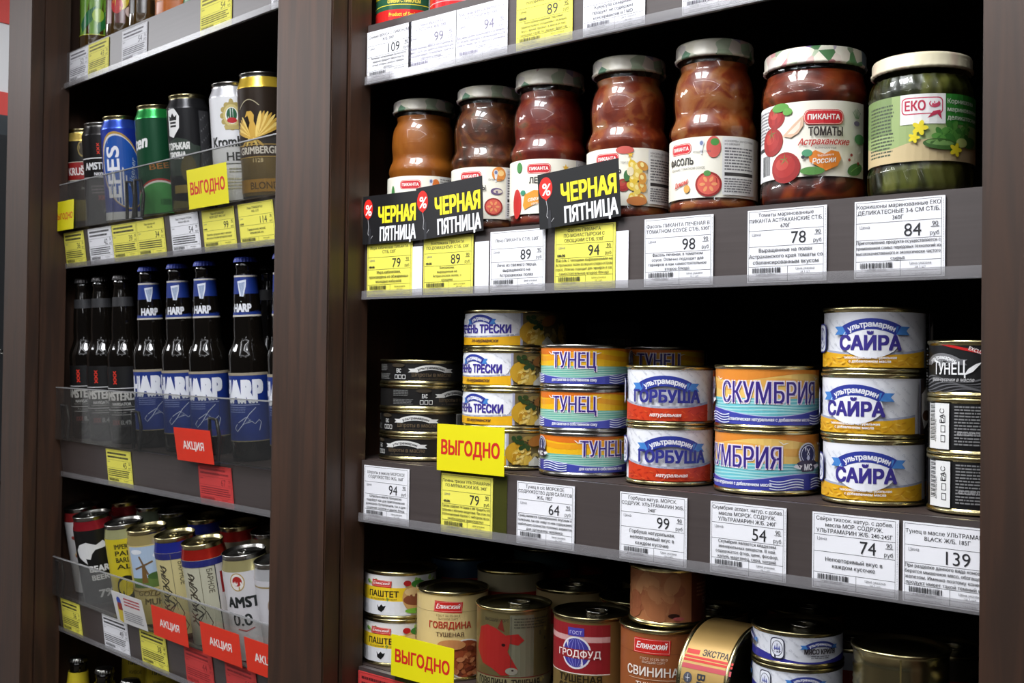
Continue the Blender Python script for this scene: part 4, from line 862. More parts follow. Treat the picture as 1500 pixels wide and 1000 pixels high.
def beef(A):
    H = A.hh; rd = (176, 52, 34); A.rects([(-60, H * .80, 60, H * .803)], (120, 96, 50)); egor(A, 0, H * .80, 30, 11)
    A.text('ГОСТ 32125-2013', 0, H * .745, 1.9, (120, 96, 60), w=24); A.text('ВЫСШИЙ СОРТ', 0, H * .705, 1.8, (120, 96, 60), w=20); A.text('ГОВЯДИНА', 2, H * .60, 6.4, rd, w=44, bold=.03); A.text('ТУШЕНАЯ', 2, H * .50, 4, (90, 60, 44), w=28, bold=.02)
    A.ell(20, H * .22, 22, 20, (232, 226, 214)); A.ell(20, H * .22, 20.6, 18.6, (150, 70, 40)); cover_photo(A, 2, 38, H * .42, [(176, 100, 60), (130, 62, 36), (200, 130, 86), (110, 46, 30)], 34, 8, 5); A.ell(4, H * .40, 14, 5, (190, 130, 80)); A.grey(-60, -44, 10, 60, 14, (120, 100, 60)); A.grey(36, 62, H * .84, H * .97, 5, (130, 110, 66))
def cow(A):
    H = A.hh; A.rect(0, H * .06, 24, H * .97, (120, 118, 96)); A.text('ВЫСШИЙ СОРТ', -14, H * .88, 3, (60, 54, 44), w=26); A.grey(4, 40, H * .80, H * .94, 4, (80, 76, 60)); A.rect(1, H * .3, 1.5, H * .95, (60, 56, 48))
    c = (168, 40, 36); A.poly([(-34, H * .78), (-24, H * .83), (-14, H * .80), (-4, H * .72), (8, H * .74), (14, H * .66), (8, H * .60), (0, H * .62), (-2, H * .52), (8, H * .30), (4, H * .24), (-8, H * .22), (-18, H * .30), (-30, H * .34), (-40, H * .50)], c)
    A.poly([(-12, H * .80), (-8, H * .92), (-5, H * .76)], (120, 40, 30)); A.ell(-6, H * .60, 2, 1.4, (50, 16, 16)); A.ell(2, H * .28, 6, 3.4, (150, 146, 130)); A.ell(3, H * .29, 1.2, .8, (40, 20, 20))
    A.rect(-42, H * .06, 60, H * .20, (140, 132, 96)); A.text('ГОВЯДИНА  ТУШЕНАЯ', -2, H * .085, 7, (44, 38, 30), w=66, bold=.03); A.rect(-42, H * .20, 60, H * .21, (120, 40, 36)); cover_photo(A, 26, 44, H, [(176, 160, 90), (96, 88, 60)], 10, 2, 3)
def grod(A):
    H = A.hh; rd = (136, 30, 36); A.rect(-70, H * .44, 18, H * .97, rd); A.rect(-70, H * .78, 18, H * .84, (196, 150, 146)); A.rect(-70, 0, 18, H * .22, rd); A.rect(-70, H * .14, 18, H * .18, (196, 150, 146)); A.rects([(-70, H * .43, 18, H * .44), (-70, H * .22, 18, H * .23)], (226, 214, 196))
    A.ell(-14, H * .66, 14.6, 14.6, (214, 210, 214)); A.ell(-14, H * .66, 13, 13, (60, 56, 140)); 
    for k in (-8, -4, 0, 4, 8): A.line([(-14 + k * (1 - (y / 13) ** 2) ** .5, H * .66 + y) for y in (-12, -8, -4, 0, 4, 8, 12)], .35, (150, 150, 210))
    A.rect(-22, H * .84, -6, H * .93, (70, 60, 150)); A.text('ГОСТ', -14, H * .86, 3, (200, 196, 226), w=12); A.rect(-30, H * .60, 6, H * .70, rd); A.text('ГРОДФУД', -12, H * .615, 6, (236, 226, 220), w=42, bold=.02)
    A.text('ТУШЕНАЯ', -11, H * .345, 6.0, (40, 30, 16), w=42, bold=.03); A.text('СВИНИНА', -11, H * .25, 6.0, (40, 30, 16), w=42, bold=.03); A.ell(-6, H * .05, 12, 8, (150, 132, 120)); A.ell(4, H * .07, 4, 4, (150, 132, 120))
def pork(A):
    H = A.hh; A.rects([(-60, H * .8, 60, H * .803)], (110, 60, 36)); egor(A, -4, H * .80, 34, 13); A.text('ГОСТ 32125-2013', -2, H * .735, 2, (222, 200, 180), w=24); A.text('ВЫСШИЙ СОРТ', -2, H * .70, 2, (222, 200, 180), w=20)
    A.text('СВИНИНА', -4, H * .57, 7.6, (238, 226, 214), w=48, bold=.02); A.rects([(-26, H * .535, 20, H * .54)], (210, 180, 150)); A.text('ТУШЕНАЯ', -2, H * .44, 5.6, (238, 226, 214), w=32, bold=.01); A.ell(-20, H * .30, 9, 12, (232, 226, 214)); A.ell(14, H * .2, 20, 14, (206, 130, 80)); cover_photo(A, 0, 34, H * .36, [(222, 160, 100), (190, 110, 66), (236, 190, 140)], 24, 6, 4)
def meatphoto(A):
    H = A.hh; cover_photo(A, -46, 24, H, [(196, 132, 88), (184, 116, 74), (208, 148, 100), (176, 104, 68)], 34, 12, 13); A.rect(24, 0, 70, H, (96, 44, 26)); A.text('ЕАС', 44, H * .35, 5, (206, 190, 176), w=9); A.grey(30, 60, H * .5, H * .8, 4, (150, 110, 90)); A.ell(8, 6, 5, 2, (60, 30, 20)); A.ell(12, 3.6, 5, 1.6, (206, 100, 96))
def krill(A):
    H = A.hh; C = 2 * math.pi * A.rr; A.band(-C / 2, C / 2, lambda x: 0, lambda x: H * (.2 + .14 * math.cos(x / A.rr * 2 + 2.4)), (52, 52, 140), 50); deluxe(A, -40, 60, 7, H - 2); house(A, -12, H * .5, .92, (40, 42, 66)); ribbon(A, 22, H * .66, 21, 3.4, bg=(46, 60, 140)); A.text('МЯСО КРИЛЯ', 22, H * .38, 3.8, (50, 44, 50), w=26, bold=.04); A.grey(14, 30, H * .2, H * .33, 2, (90, 90, 100)); ribbon(A, -48, H * .66, 21, 3.4, bg=(46, 60, 140)); A.text('МЯСО КРИЛЯ', -48, H * .38, 3.8, (50, 44, 50), w=26, bold=.04)
GM = 'tins of meat on the lowest visible shelf'
BEIGE = (214, 190, 130)
for k, lab in enumerate(('chicken pate tin standing under its twin', 'chicken pate tin resting on its twin beside the pillar')):
    tin(lab, 'R', -.9045, .0510, zm + k * .0490, .0392, .0487, 'pate', pate, -16, GOLD, 3.8, 4.2, lcol=(226, 224, 220), group=GM)
tin('beige tall stewed beef tin beside the chicken pate', 'R', -.8254, .0495, zm, .0372, .088, 'beef', beef, -7, GOLD, 3.6, 3.8, lcol=BEIGE, group=GM)
tin('gold tin with a red cow head and a ring pull', 'R', -.7418, .0491, zm, .0371, .084, 'cow', cow, -6, GOLD, 3.6, 3.8, lcol=mat((150, 136, 90), .3, .75, name='gold_print'), pull=True, group=GM, metal=.3, ribs=((.016, 0), (.0165, -.0006), (.0175, -.0006), (.018, 0), (.020, 0), (.0205, -.0006), (.0215, -.0006), (.022, 0)))
tin('red stewed pork tin with a blue globe', 'R', -.6460, .0490, zm, .0365, .0900, 'grod', grod, -2, TING, 3.6, 3.8, lcol=mat((150, 126, 74), .35, .6, name='brass_print'), pull=True, group=GM)
tin('brown stewed pork tin with another small tin on it', 'R', -.5700, .0495, zm, .0370, .0915, 'pork', pork, -8, GOLD, 3.6, 3.8, lcol=(146, 82, 44), pull=True, group=GM)
tin('small tin with a meat picture resting on the brown pork tin', 'R', -.5690, .0560, zm + .0925, .0335, .050, 'meat', meatphoto, -4, GOLD, 3.6, 3.8, lcol=(196, 126, 80), group=GM)
for k, lab in enumerate(('lowest krill meat tin of four', 'krill meat tin second from the bottom', 'krill meat tin third up', 'krill meat tin on top of its stack of four')):
    tin(lab, 'R', -.4395, .0490, zm + k * .0277, .0362, .0274, 'krill', krill, (-20, -20, -24, -6)[k], TING, 3.4, 3.2, lcol=(224, 226, 232), pull=k == 3, group='tins of the krill stack')
# ham tin lying on its side
def ham(A):
    # x runs round the tin, y along its axis
    y0 = 0
    A.rect(-30, 1, -21, 17, (206, 44, 32)) if False else None
    A.text('ЭКСТРА', 6, 35, 6.6, (44, 36, 30), w=30, rot=-90)
def ham_tin(label, s, c, r, L):
    t = thing('food_tin', label, 'tin', at('R', s, c, zm + r + .0006), 0, GM)
    def lay(ob): ob.matrix_parent_inverse.identity(); ob.rotation_euler = (0, math.radians(90), 0)
    b = link('can_body', tin_mesh(r, L, GOLD), t, (-L / 2, 0, 0)); lay(b)
    l = MB(); sleeve(l, r - .0006, .0038, L - .0038, -180, 180, seg=80); lo = link('printed_label', l.mesh('printed_label', [mat((196, 160, 96), .35, .35)]), t, (-L / 2, 0, 0)); lay(lo)
    # the print: u = along the axis (reads across), v = down the front; wrapped by hand
    A = Art(); RD = (198, 42, 30)
    A.rect(1, 30, 13, 34, RD); A.text('ЭКСТРА', 28, 30, 5.4, (50, 42, 38), w=24, bold=.03); A.rects([(0, 26.5, 46, 28.5), (0, 23.6, 46, 25.6)], RD); A.rect(0, 17.5, 46, 21.5, (186, 74, 80))
    A.ell(7, 10, 4, 4.4, (72, 74, 84)); A.rects([(6.7, 7, 7.2, 13), (5, 9.7, 9, 10.2)], (200, 200, 204)); A.text('ВЕТЧИНА', 16, 14.5, 7, (46, 50, 60), rot=-90, al='l', bold=.03); A.text('КЛАССИЧЕСКАЯ', 8, 4, 3, (60, 56, 50), rot=-90, al='l'); A.text('ГОСТ Р', 1.6, 8, 3, (60, 56, 50), rot=-90, al='l')
    A.rrect(30, -12, 42, 5, 1.2, (190, 40, 34)); A.frame(30.8, -11.2, 41.2, 4.2, .4, (236, 200, 190)); A.text('Елинский', 34, 3, 5, (248, 240, 236), rot=-90, al='l', sh=.3)
    bm = bmesh.new()
    for v, f, c, n in A.it:
        vs = [bm.verts.new((p[0], p[1], n + (p[2] if len(p) > 2 else 0))) for p in v]
        for q in f:
            try: bf = bm.faces.new([vs[i] for i in q]); bf.material_index = c
            except ValueError: pass
    for k in range(-40, 45, 3): bmesh.ops.bisect_plane(bm, geom=bm.verts[:] + bm.edges[:] + bm.faces[:], dist=1e-5, plane_co=(0, k, 0), plane_no=(0, 1, 0))
    for q in bm.verts:
        x, y, n = q.co; R = r * 1000 - .5 + n * .022; a = y / (r * 1000)
        q.co = ((x - L * 500 + 3.8) * .001, -R * math.cos(a) * .001, R * math.sin(a) * .001)
    me = bpy.data.meshes.new('print'); bm.to_mesh(me); bm.free()
    for c in A.cols: me.materials.append(mat(c, .4))
    po = link('print', me, lo); po.matrix_parent_inverse = Matrix.Identity(4)
    po.location = (0, 0, L / 2); po.rotation_euler = (0, math.radians(-90), 0)
    return t
ham_tin('gold ham tin lying on its side between the pork and krill tins', -.5035, .0560, .0500, .0480)
DK = (40, 42, 34)
tin('ribbed gold tin at the dark end of the meat shelf', 'R', -.3539, .0490, zm + .052, .0362, .0560, 'ribbed', lambda A: A.grey(-40, 40, 8, 20, 3, (80, 70, 40)), 0, GOLD, 3.6, 3.8, lcol=mat((120, 106, 62), .4, .6), group=GM, cover=(-1, 1), ribs=[(0.008 + k * .0022, (0, -.0007)[k % 2]) for k in range(18)])
tin('green-labelled tin under the ribbed gold tin', 'R', -.3545, .0490, zm, .0372, .0515, 'greentin', lambda A: (A.band(-60, 60, lambda x: A.hh * .6, lambda x: A.hh * .95, (40, 90, 44)), A.grey(-40, 40, 8, 20, 3, (150, 140, 90))), 0, GOLD, 3.6, 3.8, lcol=(96, 92, 60), group=GM)
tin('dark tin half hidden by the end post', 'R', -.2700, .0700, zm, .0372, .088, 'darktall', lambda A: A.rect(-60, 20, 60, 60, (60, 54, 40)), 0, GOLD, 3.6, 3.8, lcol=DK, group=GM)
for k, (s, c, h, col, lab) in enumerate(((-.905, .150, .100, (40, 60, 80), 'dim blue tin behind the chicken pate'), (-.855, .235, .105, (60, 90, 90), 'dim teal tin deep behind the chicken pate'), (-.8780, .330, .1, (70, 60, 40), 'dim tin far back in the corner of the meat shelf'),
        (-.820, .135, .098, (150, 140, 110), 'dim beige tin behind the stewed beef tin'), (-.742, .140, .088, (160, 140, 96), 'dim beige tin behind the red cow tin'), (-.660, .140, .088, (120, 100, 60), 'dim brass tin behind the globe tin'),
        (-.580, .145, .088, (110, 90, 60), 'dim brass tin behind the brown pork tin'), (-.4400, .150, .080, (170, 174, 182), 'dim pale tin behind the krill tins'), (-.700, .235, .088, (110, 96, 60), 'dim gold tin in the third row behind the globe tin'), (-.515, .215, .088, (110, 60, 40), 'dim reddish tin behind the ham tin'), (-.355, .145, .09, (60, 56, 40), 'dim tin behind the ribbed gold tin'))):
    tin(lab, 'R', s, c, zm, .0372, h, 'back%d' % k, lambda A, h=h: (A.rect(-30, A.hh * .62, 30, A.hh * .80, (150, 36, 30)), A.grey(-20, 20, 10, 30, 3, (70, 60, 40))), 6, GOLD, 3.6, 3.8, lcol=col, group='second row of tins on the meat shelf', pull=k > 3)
# dim goods at the back of the upper shelves
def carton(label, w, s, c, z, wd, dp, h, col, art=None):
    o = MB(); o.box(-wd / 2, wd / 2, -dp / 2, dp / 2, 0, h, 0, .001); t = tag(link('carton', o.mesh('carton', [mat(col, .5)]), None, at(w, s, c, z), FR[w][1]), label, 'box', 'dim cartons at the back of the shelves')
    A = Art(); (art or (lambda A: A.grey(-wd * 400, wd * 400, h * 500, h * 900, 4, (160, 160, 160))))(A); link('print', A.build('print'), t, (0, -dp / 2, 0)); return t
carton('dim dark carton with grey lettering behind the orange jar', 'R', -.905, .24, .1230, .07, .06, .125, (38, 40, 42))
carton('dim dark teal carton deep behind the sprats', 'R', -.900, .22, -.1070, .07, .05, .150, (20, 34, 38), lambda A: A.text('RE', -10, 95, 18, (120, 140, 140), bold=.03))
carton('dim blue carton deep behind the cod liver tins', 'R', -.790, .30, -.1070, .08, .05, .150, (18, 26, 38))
# olives on the uppermost shelf
def olives1(A):
    C = 140; A.rect(-70, 28, 70, 100, (206, 186, 30)); A.band(-70, 70, lambda x: 14, lambda x: 27, (40, 84, 60)); A.band(-70, 70, lambda x: 18.6, lambda x: 19.4, (206, 196, 60)); A.rect(-70, 0, 70, 14, (196, 36, 34)); A.text('ОЛИВКИ С ЛИМОНОМ', -2, 21, 4, (226, 206, 80), w=36, bold=.03); A.text('Product of Spain', -3, 7, 4, (236, 206, 60), w=30, bold=.02); A.ell(-6, 52, 16, 14, (226, 216, 90)); A.ell(10, 40, 9, 6, (150, 160, 40)); A.rect(26, 0, 44, 100, (206, 206, 210)); A.text('СА', 34, 30, 4, (60, 60, 60))
def olives2(A):
    A.rect(-70, 24, 70, 100, (60, 110, 90)); A.rect(-70, 4, 70, 24, (196, 30, 34)); A.band(-70, 70, lambda x: 9, lambda x: 10, (226, 150, 150)); A.text('Product of Spain', -3, 15, 4.2, (240, 206, 80), w=32, bold=.02); A.rect(-70, 0, 70, 4, (226, 214, 120)); A.ell(0, 50, 14, 16, (40, 80, 50))
tin('lemon-yellow olive tin at the far end of the uppermost jar-bay shelf', 'R', -.8975, .0430, .3465, .0345, .105, 'ol1', olives1, -4, TIN, 1.5, 3, lcol=(206, 186, 30), group='olive tins on the uppermost shelf', rough=.25)
tin('red and green olive tin second on the uppermost jar-bay shelf', 'R', -.8200, .0450, .3465, .0330, .105, 'ol2', olives2, -6, TIN, 1.5, 3, lcol=(60, 110, 90), group='olive tins on the uppermost shelf', rough=.25)
tin('dark green olive tin third on the uppermost jar-bay shelf', 'R', -.7450, .0450, .3465, .0330, .105, 'ol3', lambda A: (A.rect(-60, 8, 60, 90, (96, 120, 108)), A.rect(-6, 0, 4, 90, (190, 200, 196))), 0, TIN, 1.5, 3, lcol=(70, 92, 84), group='olive tins on the uppermost shelf', rough=.25)

# ================================================================== BEER CANS
def beer_can(label, s, c, z, r, H, art, col, neck, deg=0, rim=TIN, group='', tab=None, rough=.28, metal=.35, printing=True, ni=.0050, up=0):
    inc = INC['C'] if z > 0 else INC['E'] if z > -.6 else 0
    c += H * .45 * math.sin(inc); t = thing('beer_can', label, 'can', at('L', s, c, z), turned('L', s, c, deg), group); lean(t, 'L', c, inc, turned('L', s, c, deg))
    b = MB(); zb = H - .022
    b.lathe([(.0001, .003), (r - .012, .003), (r - .008, .0004), (r - .006, .0008), (r - .001, .008), (r, .011)], 48, 1)
    b.lathe([(r, .011), (r, zb)], 48, 0)
    b.lathe([(r, zb), (r - .0006, zb + .003), (r - ni * .9, zb + .012), (r - ni, zb + .015)], 48, 2)
    b.lathe([(r - ni, zb + .015), (r - ni - .0004, H - .0035), (r - ni + .0006, H - .002), (r - ni + .0006, H - .0006), (r - ni - .0002, H)], 48, 1)
    link('can_body', b.mesh('can_body', [mat(col, rough, metal), rim, mat(neck, .25, .6)]), t)
    l = MB(); l.lathe([(r - ni - .0002, H), (r - ni - .0014, H - .0008), (r - ni - .0022, H - .0050), (r - ni - .0039, H - .0055), (r - ni - .0049, H - .0040), (.0001, H - .0040)], 40, 0); link('lid', l.mesh('lid', [tab or rim]), t)
    p = MB(); n = 14; p.tube([(.006 * math.sin(2 * math.pi * k / n), .004 + .009 * math.cos(2 * math.pi * k / n), H - .0028) for k in range(n + 1)], .0011, 5); p.box(-.005, .005, -.010, -.002, H - .0036, H - .0022, 0, .0004)
    link('pull_tab', p.mesh('pull_tab', [tab or rim]), t, (0, 0, 0), .5)
    if printing:
        A = Art(); A.rr = r * 1000; A.y0 = 11.2; A.y1 = H * 1000 - 22.2; art(A); A.shift(up); link('print', A.build('print', r * 1000, rough=rough), t)
    return t
GB = 'beer cans on the lager shelf'; ZB = .2082
W_ = (232, 232, 232)
def k1(A): A.rect(-80, 92, 80, 122, (150, 34, 32)); A.text('KRUŠOVICE', 6, 100, 13, (236, 230, 226), w=66, bold=.03); A.rects([(-80, 90, 80, 91.4), (-80, 122, 80, 123)], (220, 214, 196)); A.ell(2, 145, 8, 14, (150, 130, 70)); A.ell(2, 145, 6, 11, (60, 50, 30)); A.text('Imperial', 8, 74, 6, (160, 160, 156), w=24, sh=.3); A.rect(-20, 20, 30, 56, (110, 100, 50))
def k2(A):
    A.rects([(-80, 120, 80, 122), (-80, 88, 80, 89.4)], (226, 226, 226)); A.text('AMSTERDAM', 5, 102, 12, W_, w=72, bold=.04); A.text('NAVIGATOR', 4, 92, 5, W_, w=34, bold=.03)
    for k in range(3): A.text('X', -4, 128 + k * 6.5, 5, (226, 60, 40), bold=.05)
    A.text('XXX', 0, 50, 8, (150, 60, 60), w=18, bold=.03); A.text('8.4%', 22, 50, 8, (200, 200, 200), w=20, bold=.03); A.grey(-20, 34, 60, 76, 3, (120, 110, 110)); A.text('Premium', 12, 28, 7, (170, 170, 170), w=26, sh=.3)
def k3(A):
    A.band(-80, 80, lambda x: 0, lambda x: 24, (214, 214, 218)); A.ell(2, 92, 36, 66, (190, 150, 70), n=48, rot=14); A.ell(2, 91, 34.5, 63, (216, 214, 214), n=48, rot=14); A.ell(3, 90, 33.4, 61, (34, 84, 168), n=48, rot=14)
    A.text('EFES', -3, 90, 22, (238, 238, 244), w=84, rot=90, bold=.03); A.text('Pilsener', 22, 88, 9, (190, 206, 226), w=50, rot=82, sh=.3)
def k4(A):
    A.text('Holsten', -47, 112, 20, W_, w=74, sh=.3, rot=8, bold=.04); A.text('BEER', 12, 82, 9, (170, 110, 40), w=44, rot=6, bold=.02); A.band(-80, 80, lambda x: 0, lambda x: 60 - .012 * x * x + x * .1, (72, 150, 76)); A.band(-80, 80, lambda x: 60 - .012 * x * x + x * .1, lambda x: 63 - .012 * x * x + x * .1, (226, 222, 216)); A.band(-80, 80, lambda x: 63 - .012 * x * x + x * .1, lambda x: 66 - .012 * x * x + x * .1, (180, 40, 40)); A.rect(4, 24, 26, 34, (50, 116, 56)); A.text('ПИВО', 15, 26, 6, (40, 90, 46), w=16)
def k5(A):
    A.poly([(-36, 160), (-22, 163), (-14, 150), (-15, 132), (-26, 118), (-36, 122)], (226, 226, 224)); A.rects([(-32, 134, -20, 137), (-32, 139, -20, 142)], (30, 30, 30)); A.poly([(-33, 144), (-19, 144), (-18, 152), (-22, 149), (-26, 155), (-30, 149), (-34, 152)], (30, 30, 30))
    A.poly([(-40, 112), (-20, 118), (-4, 114), (6, 106), (16, 104), (10, 60), (-40, 60)], (50, 60, 52)); A.text('ГОРЬКАЯ', -20, 100, 10, (214, 214, 210), w=38, bold=.05); A.text('ТРОЯНА', -22, 86, 10, (214, 214, 210), w=30, bold=.05)
    A.rect(16, 20, 40, 158, (64, 64, 66)); A.rects([(18 + (k % 5) * 4, 24 + k * 3.4, 20 + (k % 5) * 4, 26.5 + k * 3.4) for k in range(38)], (110, 110, 112)); A.rect(-30, 34, -2, 46, (140, 120, 60)); A.poly([(-36, 24), (0, 20), (8, 0), (-40, 0)], (96, 90, 50)); A.ell(-4, 70, 12, 20, (80, 72, 40))
def k6(A):
    for k in range(12): a = k * .5236; A.ell(-2 + 13 * math.cos(a), 132 + 17 * math.sin(a), 4.2, 4.2, (168, 150, 90))
    A.ell(-2, 132, 12, 16, (196, 180, 120)); A.ell(-2, 132, 9, 12, (232, 230, 226)); A.ell(-2, 133, 7.4, 10, (40, 90, 60)); A.rect(-4, 128, 0, 142, (236, 236, 236)); A.ell(-2, 125, 7, 4, (176, 40, 44)); A.ell(-2, 152, 3, 4, (168, 150, 90)); A.poly([(-14, 118), (10, 118), (8, 112), (-12, 112)], (178, 160, 100))
    A.text('Krombacher', 7, 88, 15, (44, 46, 44), w=84, bold=.03); A.text('HELL', 6, 68, 12, (60, 60, 58), w=36, bold=.03); A.rects([(-16, 63, 30, 64)], (110, 110, 104)); A.grey(-10, 26, 50, 58, 2, (150, 148, 130)); A.grey(-20, 24, 26, 44, 4, (196, 190, 160))
def k7(A):
    g = (196, 156, 70); g2 = (226, 196, 110)
    A.rect(-80, 0, 80, 66, (104, 84, 40)); A.poly([(-18, 84), (-19, 100), (-15, 112), (-18, 122), (-23, 120), (-19, 128), (-12, 128), (-8, 122), (-9, 114), (-5, 104), (-6, 92), (-10, 84)], g)
    for k in range(8):
        q = math.radians(24 + k * 7); L_ = 44 - k * 1.5; A.ell(-8 + L_ * .55 * math.cos(q), 90 + L_ * .62 * math.sin(q), L_ * .55, 2.6, (g, g2)[k % 2], n=16, rot=24 + k * 7.5)
    for k in range(6):
        q = math.radians(110 + k * 9); L_ = 32 - k; A.ell(-17 + L_ * .45 * math.cos(q), 90 + L_ * .55 * math.sin(q), L_ * .5, 2.3, (g2, g)[k % 2], n=16, rot=112 + k * 9)
    for k in range(5): A.ell(-14 + (k - 2) * 6, 86 - abs(k - 2), 7, 1.7, (g, g2)[k % 2], n=12, rot=-90 + (k - 2) * 24)
    A.line([(-33 + 3 * k, 132 + 12 * math.sin(k * .26)) for k in range(12)], 1.2, (170, 160, 130)); A.rect(-80, 66, 80, 80, (58, 40, 24)); A.text('GRIMBERGEN', -2, 69, 10, (220, 212, 200), w=66, bold=.03); A.rects([(-80, 81, 80, 82), (-80, 64, 80, 65)], (196, 160, 80)); A.text('1128', -6, 57, 6, (210, 190, 140), w=14); A.rect(-80, 16, 80, 34, (176, 130, 46)); A.text('BLONDE', 4, 20, 10, (96, 72, 28), w=46, bold=.02)
beer_can('slim black can with a gold top at the far end of the lager shelf', -.926, .0440, ZB, .0315, .1810, k1, (38, 34, 30), (206, 178, 90), -8, GOLD, GB, rough=.35)
beer_can('black can with white lettering and a silver top', -.8545, .0440, ZB, .0315, .1825, k2, (30, 28, 28), (40, 38, 38), -4, TIN, GB)
beer_can('tall blue can with large upright white letters', -.7803, .0435, ZB, .0312, .1835, k3, (34, 60, 168), (52, 84, 190), -4, GOLD, GB)
beer_can('dark green can with white script and a light green foot', -.6570, .0440, ZB, .0315, .1835, k4, (24, 76, 48), (40, 150, 70), -6, GOLD, GB)
beer_can('black can with a white crown shield', -.5518, .0445, ZB, .0320, .1840, k5, (32, 32, 34), (44, 44, 46), 0, GOLD, GB)
beer_can('white can with a gold and green crest', -.4225, .0440, ZB, .0315, .1815, k6, (222, 222, 224), (226, 226, 230), 2, TIN, GB, metal=.1)
beer_can('dark brown can with a gold phoenix and a gold neck', -.3455, .0455, ZB, .0330, .1830, k7, (50, 40, 32), (214, 180, 60), -6, TIN, GB)
GE = 'beer cans on the lowest can shelf'; ZE = -.4404; HE = .1600
def e1(A): cover_photo(A, -30, 20, 130, [(176, 130, 80), (150, 60, 50), (60, 90, 150), (214, 190, 140)], 30, 3, 6); A.ell(-6, 112, 9, 14, (214, 170, 90)); A.ell(-6, 84, 12, 16, (176, 110, 60)); A.ell(0, 60, 8, 8, (150, 50, 50)); A.grey(14, 40, 20, 120, 20, (180, 170, 160))
def e2(A): A.poly([(-34, 98), (-26, 108), (-12, 112), (4, 106), (16, 112), (22, 106), (18, 100), (2, 98), (-4, 92), (-8, 82), (-16, 84), (-14, 74), (-22, 80), (-30, 86)], (222, 222, 222)); A.text('BEAR', 4, 60, 11, (226, 226, 226), w=32, bold=.05); A.text('BEER', 4, 46, 9, (226, 226, 226), w=28, bold=.04); A.text('7%', 10, 16, 13, (206, 206, 206), w=24, bold=.04)
def e3(A):
    A.rect(-80, 124, 80, 140, (44, 44, 30))
    for k, t_ in enumerate(('IMPERIAL', 'PALE', 'BARLEY', 'ALE')): A.text(t_, 0, 108 - k * 11, 8, (60, 58, 30), w=34, bold=.03)
    A.ell(-4, 44, 18, 20, (34, 34, 30)); A.ell(-7, 44, 12, 14, (214, 196, 40)); A.rect(14, 24, 20, 64, (34, 34, 30)); A.rect(-80, 0, 80, 12, (40, 40, 34))
def e4(A):
    A.rect(-34, 62, 60, 116, (170, 190, 214)); A.rect(-34, 50, 60, 66, (96, 120, 60)); A.ell(10, 68, 16, 6, (70, 100, 50)); A.poly([(-16, 58), (-6, 58), (-8, 84), (-13, 84)], (120, 90, 50)); A.poly([(-14, 84), (-7, 84), (-10, 90)], (90, 60, 40)); A.ell(20, 100, 14, 5, (226, 230, 236)); A.ell(-20, 108, 10, 4, (226, 230, 236))
    for a in (20, 110, 200, 290): q = math.radians(a); A.line([(-10, 86), (-10 + 16 * math.cos(q), 86 + 16 * math.sin(q))], 3, (110, 86, 60))
    A.text('GOLDENE', 4, 36, 8, (110, 90, 40), w=60, sh=.3, rot=-4, bold=.03); A.text('MUHLE', 6, 22, 10, (90, 74, 36), w=44, rot=-4, bold=.03); A.rect(-80, 44, 80, 46, (150, 126, 60))
def efx(rk):
    def f(A):
        A.line([(-24 + 5 * math.sin(k * .9) + k * .3, 118 - k * 2.6) for k in range(40)], 2.2, (60, 56, 46)); A.line([(-14, 70), (-6, 60), (0, 44), (-6, 30), (-16, 34), (-18, 48), (-8, 62)], 1.3, (60, 56, 46)); A.line([(-2, 40), (4, 24), (-4, 12), (-14, 16)], 1.3, (60, 56, 46))
        A.text('Жигули', -21, 80, 12, (70, 64, 50), w=80, rot=90, sh=.3, bold=.02); A.text('БАРНОЕ', 1, 106, 8, (80, 74, 56), w=36, rot=-90, bold=.01); A.rect(13, 0, 14.4, 140, (40, 40, 60)); A.rect(-9, 50, -8.2, 136, (110, 104, 80))
        if rk: A.rect(15, 0, 60, 140, (206, 200, 196)); A.rect(20, 84, 34, 116, (150, 36, 34)); A.text('ЖИГУЛИ', 27, 100, 5, (226, 200, 190), w=26, rot=-90, bold=.03); A.text('БАРНОЕ 4.9%', 24, 46, 5, (170, 50, 46), w=60, rot=-90, bold=.02); A.grey(30, 44, 10, 78, 16, (130, 124, 120))
        A.rect(-80, 128, 80, 142, (40, 44, 110))
    return f
def e7(A): A.ell(-14, 96, 11, 13, (176, 150, 90)); A.ell(-14, 96, 9.4, 11.4, (226, 222, 216)); A.ell(-14, 97, 7, 7, (170, 44, 40)); A.rect(-20, 92, -8, 96, (226, 222, 216)); A.text('AMSTEL', -1, 60, 15, (36, 40, 40), w=66, bold=.05); A.text('0.0', -14, 34, 17, (40, 44, 44), w=28, bold=.02); A.line([(-22, 29), (-10, 26), (2, 30)], 1.4, (190, 60, 60))
def e8(A): A.rects([(-80, 110, 80, 112)], (150, 130, 80)); A.ell(-8, 84, 12, 14, (150, 130, 110)); A.ell(-8, 84, 8, 10, (170, 60, 56)); A.text('LITE', 0, 50, 14, (90, 92, 96), w=40, bold=.03); A.ell(-6, 24, 10, 7, (100, 100, 104))
